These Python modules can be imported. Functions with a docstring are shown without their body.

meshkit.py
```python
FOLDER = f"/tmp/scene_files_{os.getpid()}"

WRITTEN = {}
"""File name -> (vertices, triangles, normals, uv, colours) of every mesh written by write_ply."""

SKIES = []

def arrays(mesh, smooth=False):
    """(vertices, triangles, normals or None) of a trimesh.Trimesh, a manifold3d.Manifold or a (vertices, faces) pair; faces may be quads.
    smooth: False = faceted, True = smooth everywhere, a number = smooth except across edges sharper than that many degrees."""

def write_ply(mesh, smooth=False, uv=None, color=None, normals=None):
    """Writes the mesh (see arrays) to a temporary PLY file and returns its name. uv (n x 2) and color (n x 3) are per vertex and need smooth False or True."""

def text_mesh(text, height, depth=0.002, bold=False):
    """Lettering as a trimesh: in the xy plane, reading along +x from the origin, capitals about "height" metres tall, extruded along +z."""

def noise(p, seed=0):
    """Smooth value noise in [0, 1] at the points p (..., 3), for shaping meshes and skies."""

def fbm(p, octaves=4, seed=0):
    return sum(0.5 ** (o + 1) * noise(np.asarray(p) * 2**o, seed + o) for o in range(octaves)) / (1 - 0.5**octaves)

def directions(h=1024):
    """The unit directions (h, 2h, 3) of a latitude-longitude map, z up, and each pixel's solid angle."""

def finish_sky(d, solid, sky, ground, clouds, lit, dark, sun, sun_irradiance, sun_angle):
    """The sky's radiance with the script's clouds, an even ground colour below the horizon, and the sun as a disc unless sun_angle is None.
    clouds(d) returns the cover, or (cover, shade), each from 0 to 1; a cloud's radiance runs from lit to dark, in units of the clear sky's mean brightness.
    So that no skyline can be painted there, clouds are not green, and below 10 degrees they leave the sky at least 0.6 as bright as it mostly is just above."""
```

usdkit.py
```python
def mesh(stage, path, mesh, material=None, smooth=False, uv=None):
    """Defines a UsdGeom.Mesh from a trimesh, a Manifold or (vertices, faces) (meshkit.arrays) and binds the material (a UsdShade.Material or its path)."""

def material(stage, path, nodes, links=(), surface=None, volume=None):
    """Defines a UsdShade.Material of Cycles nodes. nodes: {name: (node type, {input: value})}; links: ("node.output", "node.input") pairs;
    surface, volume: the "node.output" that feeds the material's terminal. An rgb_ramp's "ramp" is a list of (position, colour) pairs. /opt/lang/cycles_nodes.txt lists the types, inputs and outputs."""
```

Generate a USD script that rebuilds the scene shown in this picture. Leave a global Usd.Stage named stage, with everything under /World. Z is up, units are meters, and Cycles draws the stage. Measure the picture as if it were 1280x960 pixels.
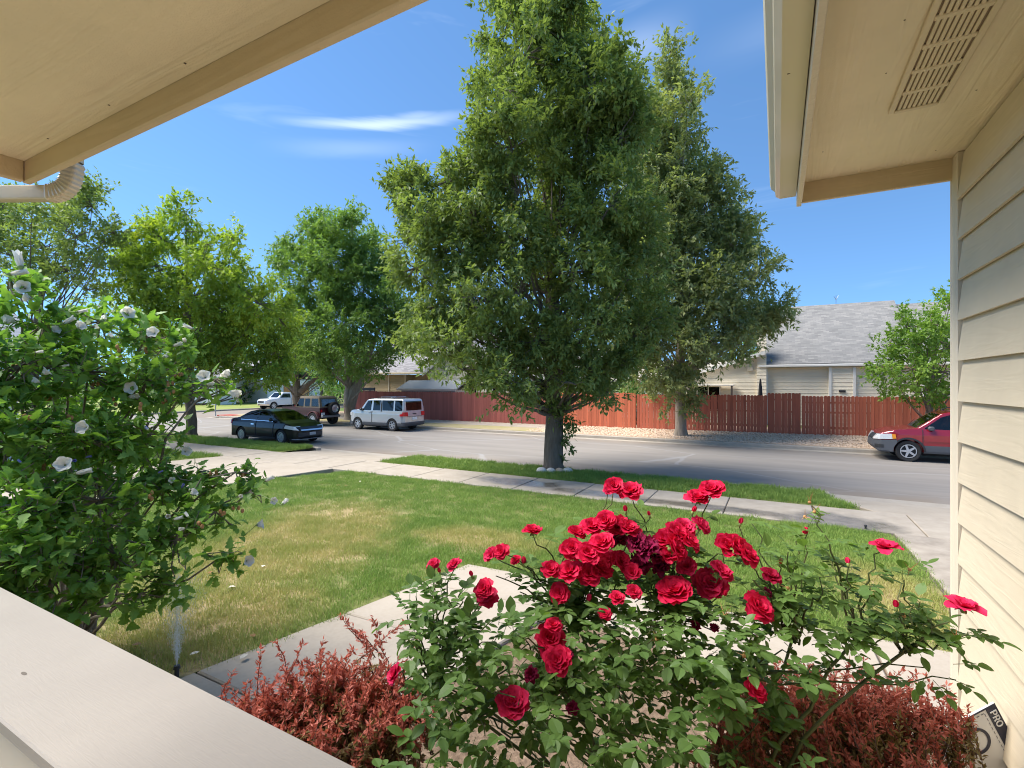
import math, random
import numpy as np, trimesh, usdkit, meshkit
import manifold3d as m3
from shapely.geometry import Polygon, Point, box as sbox
from shapely.prepared import prep
from pxr import Usd, UsdGeom, UsdLux, UsdShade, Sdf, Gf, Vt

# ------------------------------------------------------------------ stage, camera, sky, sun
stage = Usd.Stage.CreateInMemory()
UsdGeom.SetStageUpAxis(stage, 'Z')
UsdGeom.Xform.Define(stage, '/World')
UsdGeom.Scope.Define(stage, '/World/Looks')
CAMZ, FPX = 2.6, 615.0
YAW = math.radians(28.36)
CY, SY = math.cos(YAW), math.sin(YAW)
cam = UsdGeom.Camera.Define(stage, '/World/camera')
cam.AddTranslateOp().Set(Gf.Vec3d(0, 0, CAMZ))
cam.AddRotateXYZOp().Set(Gf.Vec3f(90, 0, math.degrees(YAW)))
cam.CreateHorizontalApertureAttr(36.0)
cam.CreateFocalLengthAttr(36.0 * FPX / 1280)
cam.CreateClippingRangeAttr(Gf.Vec2f(0.05, 5000))
cam.CreateExposureAttr(1.30)
SUN_EL, SUN_XY = math.radians(56), (-0.92, -0.40)          # high, to the left of the camera and a little behind it
SKY_STRENGTH, SUN_INT, SUN_ANGLE = 0.11, 0.90, 40.0
sun_dir = np.array([SUN_XY[0] * math.cos(SUN_EL), SUN_XY[1] * math.cos(SUN_EL), math.sin(SUN_EL)])
sun_dir /= np.linalg.norm(sun_dir)
STREAK_N, STREAK_L, prev = {}, [], 'r.result'
for i, (px, py, ln, wd, bend, k) in enumerate(((475, 153, 0.21, 0.013, 0.35, 0.40), (440, 185, 0.17, 0.022, 0.3, 0.10), (520, 146, 0.075, 0.009, -1.0, 0.22), (800, 58, 0.10, 0.05, 0.0, 0.14), (1010, 20, 0.2, 0.05, .5, .06))):
    c = np.array([CY * (px - 640) / FPX - SY, SY * (px - 640) / FPX + CY, (480 - py) / FPX]); c /= np.linalg.norm(c)
    h = np.cross(c, [0, 0, 1.0]); h /= np.linalg.norm(h); up_ = np.cross(h, c); h, up_ = h * math.cos(.13) + up_ * math.sin(.13), up_ * math.cos(.13) - h * math.sin(.13)
    N_ = {'a': ('vector_math', {'math_type': 'dot_product', 'vector2': tuple(h)}), 'b': ('vector_math', {'math_type': 'dot_product', 'vector2': tuple(up_)}), 'c': ('vector_math', {'math_type': 'dot_product', 'vector2': tuple(c)}),
          'aa': ('math', {'math_type': 'multiply'}), 'bb': ('math', {'math_type': 'multiply_add', 'value2': -bend}), 'bn': ('math', {'math_type': 'multiply_add', 'value2': 0.035, 'value3': -0.0175}), 'bs': ('math', {'math_type': 'add'}),
          'ba': ('math', {'math_type': 'absolute'}), 'ab': ('math', {'math_type': 'absolute'}), 'mb': ('map_range', {'range_type': 'smoothstep', 'from_min': 0.0, 'from_max': wd, 'to_min': 1.0, 'to_max': 0.0, 'clamp': True}),
          'ma': ('map_range', {'range_type': 'smoothstep', 'from_min': 0.0, 'from_max': ln, 'to_min': k, 'to_max': 0.0, 'clamp': True}), 'mc': ('map_range', {'from_min': 0.2, 'from_max': 0.5, 'clamp': True}),
          'm1': ('math', {'math_type': 'multiply'}), 'm2': ('math', {'math_type': 'multiply'}), 'mn': ('math', {'math_type': 'multiply_add', 'value2': 0.9, 'value3': 0.42}), 'm3': ('math', {'math_type': 'multiply'}), 'mx': ('math', {'math_type': 'maximum'})}
    STREAK_N.update({f's{i}{q}': v for q, v in N_.items()})
    STREAK_L += [(a.replace('@', f's{i}'), b.replace('@', f's{i}')) for a, b in (('tc.generated', '@a.vector1'), ('tc.generated', '@b.vector1'), ('tc.generated', '@c.vector1'), ('@a.value', '@aa.value1'), ('@a.value', '@aa.value2'), ('@aa.value', '@bb.value1'), ('@b.value', '@bb.value3'),
        ('n.fac', '@bn.value1'), ('@bn.value', '@bs.value1'), ('@bb.value', '@bs.value2'), ('@bs.value', '@ba.value1'), ('@a.value', '@ab.value1'), ('@ba.value', '@mb.value'), ('@ab.value', '@ma.value'), ('@c.value', '@mc.value'),
        ('@mb.result', '@m1.value1'), ('@ma.result', '@m1.value2'), ('@m1.value', '@m2.value1'), ('@mc.result', '@m2.value2'), ('n.fac', '@mn.value1'), ('@mn.value', '@m3.value1'), ('@m2.value', '@m3.value2'), ('@m3.value', '@mx.value1'), (prev, '@mx.value2'))]
    prev = f's{i}mx.value'
STREAK_L.append((prev, 'mix.fac'))
sky = usdkit.material(stage, '/World/Looks/sky', {
    'tc': ('texture_coordinate', {}), 'lift': ('vector_math', {'math_type': 'add', 'vector2': (0.0, 0.0, 0.16)}),
    'sky': ('sky_texture', {'sky_type': 'single_scattering', 'sun_disc': False, 'sun_elevation': SUN_EL,
                            'sun_rotation': math.atan2(SUN_XY[0], SUN_XY[1]), 'altitude': 1500.0, 'air_density': 1.0, 'aerosol_density': 0.1, 'ozone_density': 1.2}),
    # thin cirrus: long streaks, stretched noise
    'map': ('mapping', {'rotation': (0.0, 0.0, 0.55), 'scale': (1.3, 1.3, 9.0)}),
    'n': ('noise_texture', {'scale': 1.7, 'detail': 6.0, 'roughness': 0.6, 'distortion': 0.7}),
    'r': ('map_range', {'from_min': 0.60, 'from_max': 0.90, 'to_min': 0.0, 'to_max': 0.12, 'clamp': True}),
    'mix': ('mix_color', {'b': (6.5, 7.0, 7.6), 'use_clamp': False}),
    **STREAK_N,
    'hsv': ('mix_color', {'blend_type': 'multiply', 'fac': 1.0, 'b': (0.68, 0.92, 1.03), 'use_clamp': False}),
    'bg': ('background_shader', {'strength': SKY_STRENGTH}),
}, [('tc.generated', 'lift.vector1'), ('lift.vector', 'sky.vector'), ('tc.generated', 'map.vector'), ('map.vector', 'n.vector'), ('n.fac', 'r.value'), ('sky.color', 'hsv.a'), ('hsv.result', 'mix.a'),
    ('mix.result', 'bg.color')] + STREAK_L, surface='bg.background')
dome = UsdLux.DomeLight.Define(stage, '/World/sky')
UsdShade.MaterialBindingAPI.Apply(dome.GetPrim()).Bind(sky)
dome.GetPrim().SetCustomDataByKey('kind', 'structure')
sun = UsdLux.DistantLight.Define(stage, '/World/sun')
sun.CreateIntensityAttr(SUN_INT); sun.CreateAngleAttr(SUN_ANGLE); sun.CreateNormalizeAttr(True)
sun.CreateColorAttr(Gf.Vec3f(1.0, 0.955, 0.88))
sun.AddRotateXYZOp().Set(Gf.Vec3f(math.degrees(math.acos(sun_dir[2])), 0, math.degrees(math.atan2(sun_dir[0], -sun_dir[1]))))

# ------------------------------------------------------------------ helpers
def sight(px, py, depth):
    """A point seen at (px, py) of the 1280 x 960 photograph at a measured distance in front of the camera."""
    xc, zc = (px - 640) * depth / FPX, (480 - py) * depth / FPX
    return np.array([CY * xc - SY * depth, SY * xc + CY * depth, CAMZ + zc])

def gz(y):
    """Height of the ground: the front garden falls gently to the pavement."""
    y = np.asarray(y, float)
    return np.where(y > 10, 0.165, 0.165 + 0.035 * (10 - np.maximum(y, -3)))

def sight_y(px, y, z=0.0):
    """The point on the plane at distance y from the house that is seen in column px."""
    r = (px - 640) / FPX
    d = y / (CY + SY * r)
    return np.array([(CY * r - SY) * d, y, z])

used = {}
def numbered(path):
    k = used.get(path, -1) + 1
    used[path] = k
    return path if k == 0 else f'{path}_{k:03d}'

def tagp(prim, label=None, cat=None, group=None, kind=None):
    for k, v in (('label', label), ('category', cat), ('group', group), ('kind', kind)):
        if v: prim.SetCustomDataByKey(k, v)
    return prim

origins = {}
def thing(name, label, cat, loc=(0, 0, 0), rotz=0.0, group=None):
    p = numbered('/World/' + name)
    x = UsdGeom.Xform.Define(stage, p)
    x.AddTranslateOp().Set(Gf.Vec3d(*map(float, loc)))
    if rotz: x.AddRotateZOp().Set(float(rotz))
    tagp(x.GetPrim(), label, cat, group)
    origins[p] = np.array(loc, float)
    return p

def tri(mesh):
    if hasattr(mesh, 'to_mesh'):
        m = mesh.to_mesh(); return np.array(m.vert_properties[:, :3], float), np.array(m.tri_verts, int)
    if isinstance(mesh, (tuple, list)):
        v, f = np.asarray(mesh[0], float), np.asarray(mesh[1], int)
        if f.ndim == 2 and f.shape[1] == 4: f = np.vstack([f[:, [0, 1, 2]], f[:, [0, 2, 3]]])
        return v, f
    return np.array(mesh.vertices, float), np.array(mesh.faces, int)

def join(meshes):
    vs, fs, n = [], [], 0
    for m in meshes:
        v, f = tri(m); vs.append(v); fs.append(f + n); n += len(v)
    return np.vstack(vs), np.vstack(fs)

def part(name, mesh, mat, parent='/World', label=None, kind=None, smooth=False, local=False):
    """One Mesh prim; world coordinates are moved into the frame of its thing unless local."""
    p = numbered(parent + '/' + name)
    v, f = tri(mesh)
    root = '/'.join(parent.split('/')[:3])
    if not local and root in origins: v = v - origins[root]
    m = usdkit.mesh(stage, p, (v, f), mat, smooth=smooth)
    tagp(m.GetPrim(), label, None, None, kind)
    return p

def struct(name, mesh, mat, smooth=False, kind='structure'):
    return part(name, mesh, mat, '/World', None, kind, smooth)

def quadbox(x0, x1, y0, y1, z0, z1):
    v = np.array([[x, y, z] for z in (z0, z1) for y in (y0, y1) for x in (x0, x1)], float)
    f = np.array([[0, 2, 3, 1], [4, 5, 7, 6], [0, 1, 5, 4], [2, 6, 7, 3], [0, 4, 6, 2], [1, 3, 7, 5]])
    return v, f

def bevbox(x0, x1, y0, y1, z0, z1, r=0.01):
    """A box with chamfered edges."""
    r = min(r, 0.45 * min(x1 - x0, y1 - y0, z1 - z0))
    pts = []
    for sx in (0, 1):
        for sy in (0, 1):
            for sz in (0, 1):
                c = [(x0, x1)[sx], (y0, y1)[sy], (z0, z1)[sz]]
                inn = [c[0] + (r if sx == 0 else -r), c[1] + (r if sy == 0 else -r), c[2] + (r if sz == 0 else -r)]
                for k in range(3):
                    q = inn[:]; q[k] = c[k]; pts.append(q)
    return m3.Manifold.hull_points(np.array(pts, float))

def sheet(poly, zf, step=None, dz=0.0):
    """A ground sheet over a polygon; zf gives its height."""
    if step:
        x0, y0, x1, y1 = poly.bounds
        cells = []
        pp = prep(poly)
        xs, ys = np.arange(x0, x1 + step, step), np.arange(y0, y1 + step, step)
        for i in range(len(xs) - 1):
            for j in range(len(ys) - 1):
                b = sbox(xs[i], ys[j], xs[i + 1], ys[j + 1])
                if pp.intersects(b):
                    c = b if pp.contains(b) else b.intersection(poly)
                    for g in getattr(c, 'geoms', [c]):
                        if g.geom_type == 'Polygon' and g.area > 1e-6: cells.append(g)
        polys = cells
    else:
        polys = [poly]
    vs, fs, n = [], [], 0
    for g in polys:
        v, f = trimesh.creation.triangulate_polygon(g, engine='earcut')
        v, f = np.asarray(v), np.asarray(f)
        a = np.cross(v[f[:, 1]] - v[f[:, 0]], v[f[:, 2]] - v[f[:, 0]])
        f = np.where((a > 0)[:, None], f, f[:, ::-1])
        vs.append(np.column_stack([v, zf(v[:, 1]) + dz])); fs.append(f + n); n += len(v)
    return np.vstack(vs), np.vstack(fs)

def slab(poly, zf, thick=0.12, rise=0.0):
    """A concrete slab with a small chamfer whose top follows the ground."""
    inner = poly.buffer(-0.012, join_style=2)
    def ring(p): return np.array(p.exterior.coords)[:-1]
    a, b = ring(poly), ring(inner)
    if len(a) != len(b):
        return sheet(poly, zf, dz=rise)
    # align rings
    k = int(np.argmin(np.linalg.norm(b - a[0], axis=1))); b = np.roll(b, -k, 0)
    if np.linalg.norm(b[1] - a[1]) > np.linalg.norm(b[-1] - a[1]): b = np.roll(b[::-1], 1, 0)
    n = len(a)
    top = np.column_stack([b, zf(b[:, 1]) + rise]); mid = np.column_stack([a, zf(a[:, 1]) + rise - 0.012]); low = np.column_stack([a, zf(a[:, 1]) + rise - thick])
    v = np.vstack([top, mid, low]); f = []
    sgn = 1 if poly.exterior.is_ccw else -1
    for i in range(n):
        j = (i + 1) % n
        for o in (0, n):
            q = [o + i, o + n + i, o + n + j, o + j]
            f += [[q[0], q[1], q[2]], [q[0], q[2], q[3]]] if sgn > 0 else [[q[0], q[2], q[1]], [q[0], q[3], q[2]]]
    tv, tf = trimesh.creation.triangulate_polygon(Polygon(b), engine='earcut')
    tv, tf = np.asarray(tv), np.asarray(tf)
    ar = np.cross(tv[tf[:, 1]] - tv[tf[:, 0]], tv[tf[:, 2]] - tv[tf[:, 0]])
    tf = np.where((ar > 0)[:, None], tf, tf[:, ::-1])
    tv3 = np.column_stack([tv, zf(tv[:, 1]) + rise])
    return join([(v, np.array(f)), (tv3, tf)])

def tube(points, radii, sides=6, cap=True):
    p = np.asarray(points, float)
    r = np.broadcast_to(np.asarray(radii, float), (len(p),))
    t = np.gradient(p, axis=0); t /= np.linalg.norm(t, axis=1, keepdims=True) + 1e-12
    ref = np.array([0.31, 0.2, 0.93]) if abs(t[0] @ np.array([0.31, 0.2, 0.93])) < 0.9 else np.array([1.0, 0.1, 0])
    a = ref - t * (t @ ref)[:, None]; a /= np.linalg.norm(a, axis=1, keepdims=True) + 1e-12
    b = np.cross(t, a)
    ang = np.arange(sides) * 2 * np.pi / sides
    v = (p[:, None] + r[:, None, None] * (np.cos(ang)[None, :, None] * a[:, None] + np.sin(ang)[None, :, None] * b[:, None])).reshape(-1, 3)
    i, j = np.meshgrid(np.arange(len(p) - 1), np.arange(sides), indexing='ij')
    q = np.stack([i * sides + j, i * sides + (j + 1) % sides, (i + 1) * sides + (j + 1) % sides, (i + 1) * sides + j], -1).reshape(-1, 4)
    f = np.vstack([q[:, [0, 1, 2]], q[:, [0, 2, 3]]])
    if cap:
        v = np.vstack([v, p[:1], p[-1:]]); n = len(p) * sides
        f = np.vstack([f, [[n, (k + 1) % sides, k] for k in range(sides)], [[n + 1, n - sides + k, n - sides + (k + 1) % sides] for k in range(sides)]])
    return v, f

def curve(a, b, sag=0.0, n=6, wob=0.0, rng=None, mid=None):
    """A gently bent line from a to b."""
    a, b = np.asarray(a, float), np.asarray(b, float)
    t = np.linspace(0, 1, n)[:, None]
    p = a * (1 - t) + b * t
    if mid is not None: p = a * (1 - t) ** 2 + 2 * np.asarray(mid) * t * (1 - t) + b * t ** 2
    p[:, 2] += sag * 4 * (t * (1 - t))[:, 0]
    if wob and rng is not None: p[1:-1] += rng.normal(0, wob, (n - 2, 3))
    return p

# ------------------------------------------------------------------ materials
LK = '/World/Looks/'
mats = {}
def plain(name, col, rough=0.6, metallic=0.0, coat=0.0, spec=0.5):
    if name not in mats:
        mats[name] = usdkit.material(stage, LK + name, {'p': ('principled_bsdf', {'base_color': col, 'roughness': rough, 'metallic': metallic, 'coat_weight': coat, 'coat_roughness': 0.04, 'specular_ior_level': spec})}, [], surface='p.BSDF')
    return mats[name]

def mottled(name, stops, scale=4.0, rough=0.8, stretch=(1, 1, 1), rot=(0, 0, 0), bump=0.0, bscale=60.0, bdist=0.01, detail=6.0, bstretch=None, island=0.0, coords='position', spec=0.35, coat=0.0, distortion=0.0, fine=0.0, nrough=0.6):
    """Colour from stretched noise through a ramp, fine bump, optional variation per piece."""
    if name in mats: return mats[name]
    N = {'g': ('geometry', {}), 'tc': ('texture_coordinate', {}), 'map': ('mapping', {'scale': stretch, 'rotation': rot}),
         'n': ('noise_texture', {'scale': scale, 'detail': detail, 'roughness': nrough, 'distortion': distortion}),
         'r': ('rgb_ramp', {'ramp': stops}),
         'p': ('principled_bsdf', {'roughness': rough, 'specular_ior_level': spec, 'coat_weight': coat})}
    src = 'g.position' if coords == 'position' else 'tc.object'
    Lk = [(src, 'map.vector'), ('map.vector', 'n.vector')]
    fac = 'n.fac'
    if fine:
        N['n2'] = ('noise_texture', {'scale': scale * 14, 'detail': 3.0, 'roughness': 0.7})
        N['mf'] = ('mix_float', {'fac': fine})
        Lk += [('map.vector', 'n2.vector'), ('n.fac', 'mf.a'), ('n2.fac', 'mf.b')]; fac = 'mf.result'
    if island:
        N['a'] = ('math', {'math_type': 'multiply_add', 'value2': island, 'value3': -island / 2})
        N['a2'] = ('math', {'math_type': 'add'})
        Lk += [('g.random_per_island', 'a.value1'), ('a.value', 'a2.value1'), (fac, 'a2.value2')]; fac = 'a2.value'
    Lk += [(fac, 'r.fac'), ('r.color', 'p.base_color')]
    if bump:
        N['bm'] = ('mapping', {'scale': bstretch or stretch, 'rotation': rot})
        N['bn'] = ('noise_texture', {'scale': bscale, 'detail': 5.0, 'roughness': 0.6, 'distortion': distortion})
        N['b'] = ('bump', {'strength': bump, 'distance': bdist})
        Lk += [(src, 'bm.vector'), ('bm.vector', 'bn.vector'), ('bn.fac', 'b.height'), ('b.normal', 'p.normal')]
    mats[name] = usdkit.material(stage, LK + name, N, Lk, surface='p.BSDF')
    return mats[name]

def leafmat(name, stops, trans=0.35, rough=0.45, spec=0.4, clump=0.0, cscale=0.8, tint=(1.35, 1.5, 0.6)):
    """A leaf: colour by leaf (and by clump), light coming through."""
    if name in mats: return mats[name]
    trans *= 0.95; spec *= 0.6; rough = max(rough, 0.45)
    N = {'g': ('geometry', {}), 'n': ('noise_texture', {'scale': cscale, 'detail': 2.0}), 'm': ('mix_float', {'fac': clump}),
         'r': ('rgb_ramp', {'ramp': stops}), 'tn': ('mix_color', {'blend_type': 'multiply', 'fac': 1.0, 'b': tint, 'use_clamp': False}),
         'p': ('principled_bsdf', {'roughness': rough, 'specular_ior_level': spec}), 't': ('translucent_bsdf', {}), 'x': ('mix_closure', {'fac': trans})}
    Lk = [('g.position', 'n.vector'), ('g.random_per_island', 'm.a'), ('n.fac', 'm.b'), ('m.result', 'r.fac'), ('r.color', 'p.base_color'), ('r.color', 'tn.a'), ('tn.result', 't.color'),
          ('p.BSDF', 'x.closure1'), ('t.BSDF', 'x.closure2')]
    mats[name] = usdkit.material(stage, LK + name, N, Lk, surface='x.closure')
    return mats[name]

def glassmat(name, tint, rough=0.02):
    if name not in mats:
        mats[name] = usdkit.material(stage, LK + name, {'t': ('transparent_bsdf', {'color': tint}), 'g': ('glossy_bsdf', {'color': (1, 1, 1), 'roughness': rough}), 'f': ('fresnel', {'IOR': 1.5}), 'x': ('mix_closure', {})},
                                     [('f.fac', 'x.fac'), ('t.BSDF', 'x.closure1'), ('g.BSDF', 'x.closure2')], surface='x.closure')
    return mats[name]

# ------------------------------------------------------------------ ground materials
def patched(name, base, patch, ellipses, scale=3.0, rough=0.85, bump=0.2, bscale=90.0, rough2=None, soft=(0.75, 1.25), detail=6.0, wob=0.9, translucent=0.0, island=0.0):
    """Two ramps of noise; the second shows inside soft-edged ellipses (cx, cy, rx, ry, turn) on the ground."""
    if name in mats: return mats[name]
    N = {'g': ('geometry', {}), 'n': ('noise_texture', {'scale': scale, 'detail': detail, 'roughness': 0.65}), 'n2': ('noise_texture', {'scale': 1.6, 'detail': 5.0, 'roughness': 0.7}),
         'fl': ('mapping', {'scale': (1, 1, 0)}),
         'ra': ('rgb_ramp', {'ramp': base}), 'rb': ('rgb_ramp', {'ramp': patch}), 'mx': ('mix_color', {'use_clamp': False}),
         'p': ('principled_bsdf', {'roughness': rough, 'specular_ior_level': 0.3})}
    Lk = [('g.position', 'fl.vector'), ('fl.vector', 'n.vector'), ('fl.vector', 'n2.vector')]
    fac = 'n.fac'
    if island:
        N['mi'] = ('mix_float', {'fac': island}); Lk += [('n.fac', 'mi.a'), ('g.random_per_island', 'mi.b')]; fac = 'mi.result'
    Lk += [(fac, 'ra.fac'), (fac, 'rb.fac'), ('ra.color', 'mx.a'), ('rb.color', 'mx.b')]
    prev = None
    for i, (cx, cy, rx, ry, turn) in enumerate(ellipses):
        N[f'm{i}'] = ('mapping', {'mapping_type': 'texture', 'location': (cx, cy, 0), 'rotation': (0, 0, turn), 'scale': (rx, ry, 1)})
        N[f'l{i}'] = ('vector_math', {'math_type': 'length'})
        Lk += [('fl.vector', f'm{i}.vector'), (f'm{i}.vector', f'l{i}.vector1')]
        if prev is None: prev = f'l{i}.value'
        else:
            N[f'k{i}'] = ('math', {'math_type': 'minimum'}); Lk += [(prev, f'k{i}.value1'), (f'l{i}.value', f'k{i}.value2')]; prev = f'k{i}.value'
    N['w'] = ('math', {'math_type': 'multiply_add', 'value2': wob, 'value3': -wob / 2}); N['ws'] = ('math', {'math_type': 'add'})
    N['mr'] = ('map_range', {'from_min': soft[0], 'from_max': soft[1], 'to_min': 1.0, 'to_max': 0.0, 'clamp': True})
    Lk += [('n2.fac', 'w.value1'), ('w.value', 'ws.value1'), (prev, 'ws.value2'), ('ws.value', 'mr.value'), ('mr.result', 'mx.fac'), ('mx.result', 'p.base_color')]
    if rough2 is not None:
        N['rr'] = ('map_range', {'from_min': 0.0, 'from_max': 1.0, 'to_min': rough, 'to_max': rough2}); Lk += [('mr.result', 'rr.value'), ('rr.result', 'p.roughness')]
    if bump:
        N['bn'] = ('noise_texture', {'scale': bscale, 'detail': 4.0}); N['b'] = ('bump', {'strength': bump, 'distance': 0.01})
        Lk += [('g.position', 'bn.vector'), ('bn.fac', 'b.height'), ('b.normal', 'p.normal')]
    out = 'p.BSDF'
    if translucent:
        N['t'] = ('translucent_bsdf', {}); N['x'] = ('mix_closure', {'fac': translucent})
        Lk += [('mx.result', 't.color'), ('p.BSDF', 'x.closure1'), ('t.BSDF', 'x.closure2')]; out = 'x.closure'
    mats[name] = usdkit.material(stage, LK + name, N, Lk, surface=out)
    return mats[name]

DRY = [(-6.1, 4.9, 1.1, 2.2, 0.45), (-4.6, 2.6, 0.7, 1.0, 0.2), (-3.9, 6.2, 0.9, 0.5, 0.1), (1.2, 6.6, 0.5, 1.1, 0.2)]
blade_mat = patched('grass_blade', [(0.22, (0.195, 0.310, 0.060)), (0.5, (0.365, 0.470, 0.110)), (0.66, (0.520, 0.540, 0.180)), (0.82, (0.866, 0.606, 0.275))],
                    [(0.25, (0.38, 0.40, 0.11)), (0.5, (0.64, 0.53, 0.24)), (0.75, (0.80, 0.62, 0.38))], DRY, scale=2.2, rough=0.6, bump=0, translucent=0.3, wob=1.5, soft=(0.75, 1.45), island=0.38)
soil_mat = patched('lawn_soil', [(0.3, (0.085, 0.115, 0.025)), (0.6, (0.16, 0.17, 0.05)), (0.8, (0.24, 0.19, 0.09))],
                   [(0.3, (0.26, 0.20, 0.09)), (0.7, (0.42, 0.31, 0.17))], DRY, scale=5.0, wob=1.5, soft=(0.75, 1.45), bump=0.4)
far_grass = mottled('far_grass', [(0.3, (0.14, 0.20, 0.035)), (0.55, (0.24, 0.27, 0.06)), (0.75, (0.36, 0.33, 0.11))], scale=0.8, rough=0.9, fine=0.3)
yard_grass = mottled('yard_grass', [(0.3, (0.05, 0.10, 0.02)), (0.6, (0.13, 0.16, 0.04)), (0.8, (0.24, 0.2, 0.09))], scale=0.7, rough=0.9)
concrete = mottled('concrete', [(0.25, (0.313, 0.265, 0.209)), (0.5, (0.383, 0.326, 0.261)), (0.75, (0.426, 0.370, 0.304))], scale=1.7, rough=0.85, fine=0.35, bump=0.25, bscale=160, bdist=0.004)
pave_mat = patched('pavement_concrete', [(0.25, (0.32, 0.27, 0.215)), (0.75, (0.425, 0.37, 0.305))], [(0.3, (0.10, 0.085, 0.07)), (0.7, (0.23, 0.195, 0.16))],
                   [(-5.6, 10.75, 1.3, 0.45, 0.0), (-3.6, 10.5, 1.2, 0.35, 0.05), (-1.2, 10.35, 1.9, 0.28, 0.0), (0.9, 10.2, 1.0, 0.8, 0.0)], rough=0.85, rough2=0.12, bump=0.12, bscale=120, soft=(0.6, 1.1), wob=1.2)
drive_mat = patched('driveway_concrete', [(0.25, (0.32, 0.27, 0.215)), (0.75, (0.425, 0.37, 0.305))], [(0.3, (0.21, 0.175, 0.14)), (0.7, (0.37, 0.32, 0.265))],
                    [(3.4, 7.2, 2.2, 2.9, 0.0), (1.8, 9.8, 0.5, 0.6, 0)], rough=0.85, bump=0.12, bscale=120, soft=(0.6, 1.15), wob=1.0)
dark_joint = plain('joint_soil', (0.10, 0.08, 0.06), 0.95)

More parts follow.
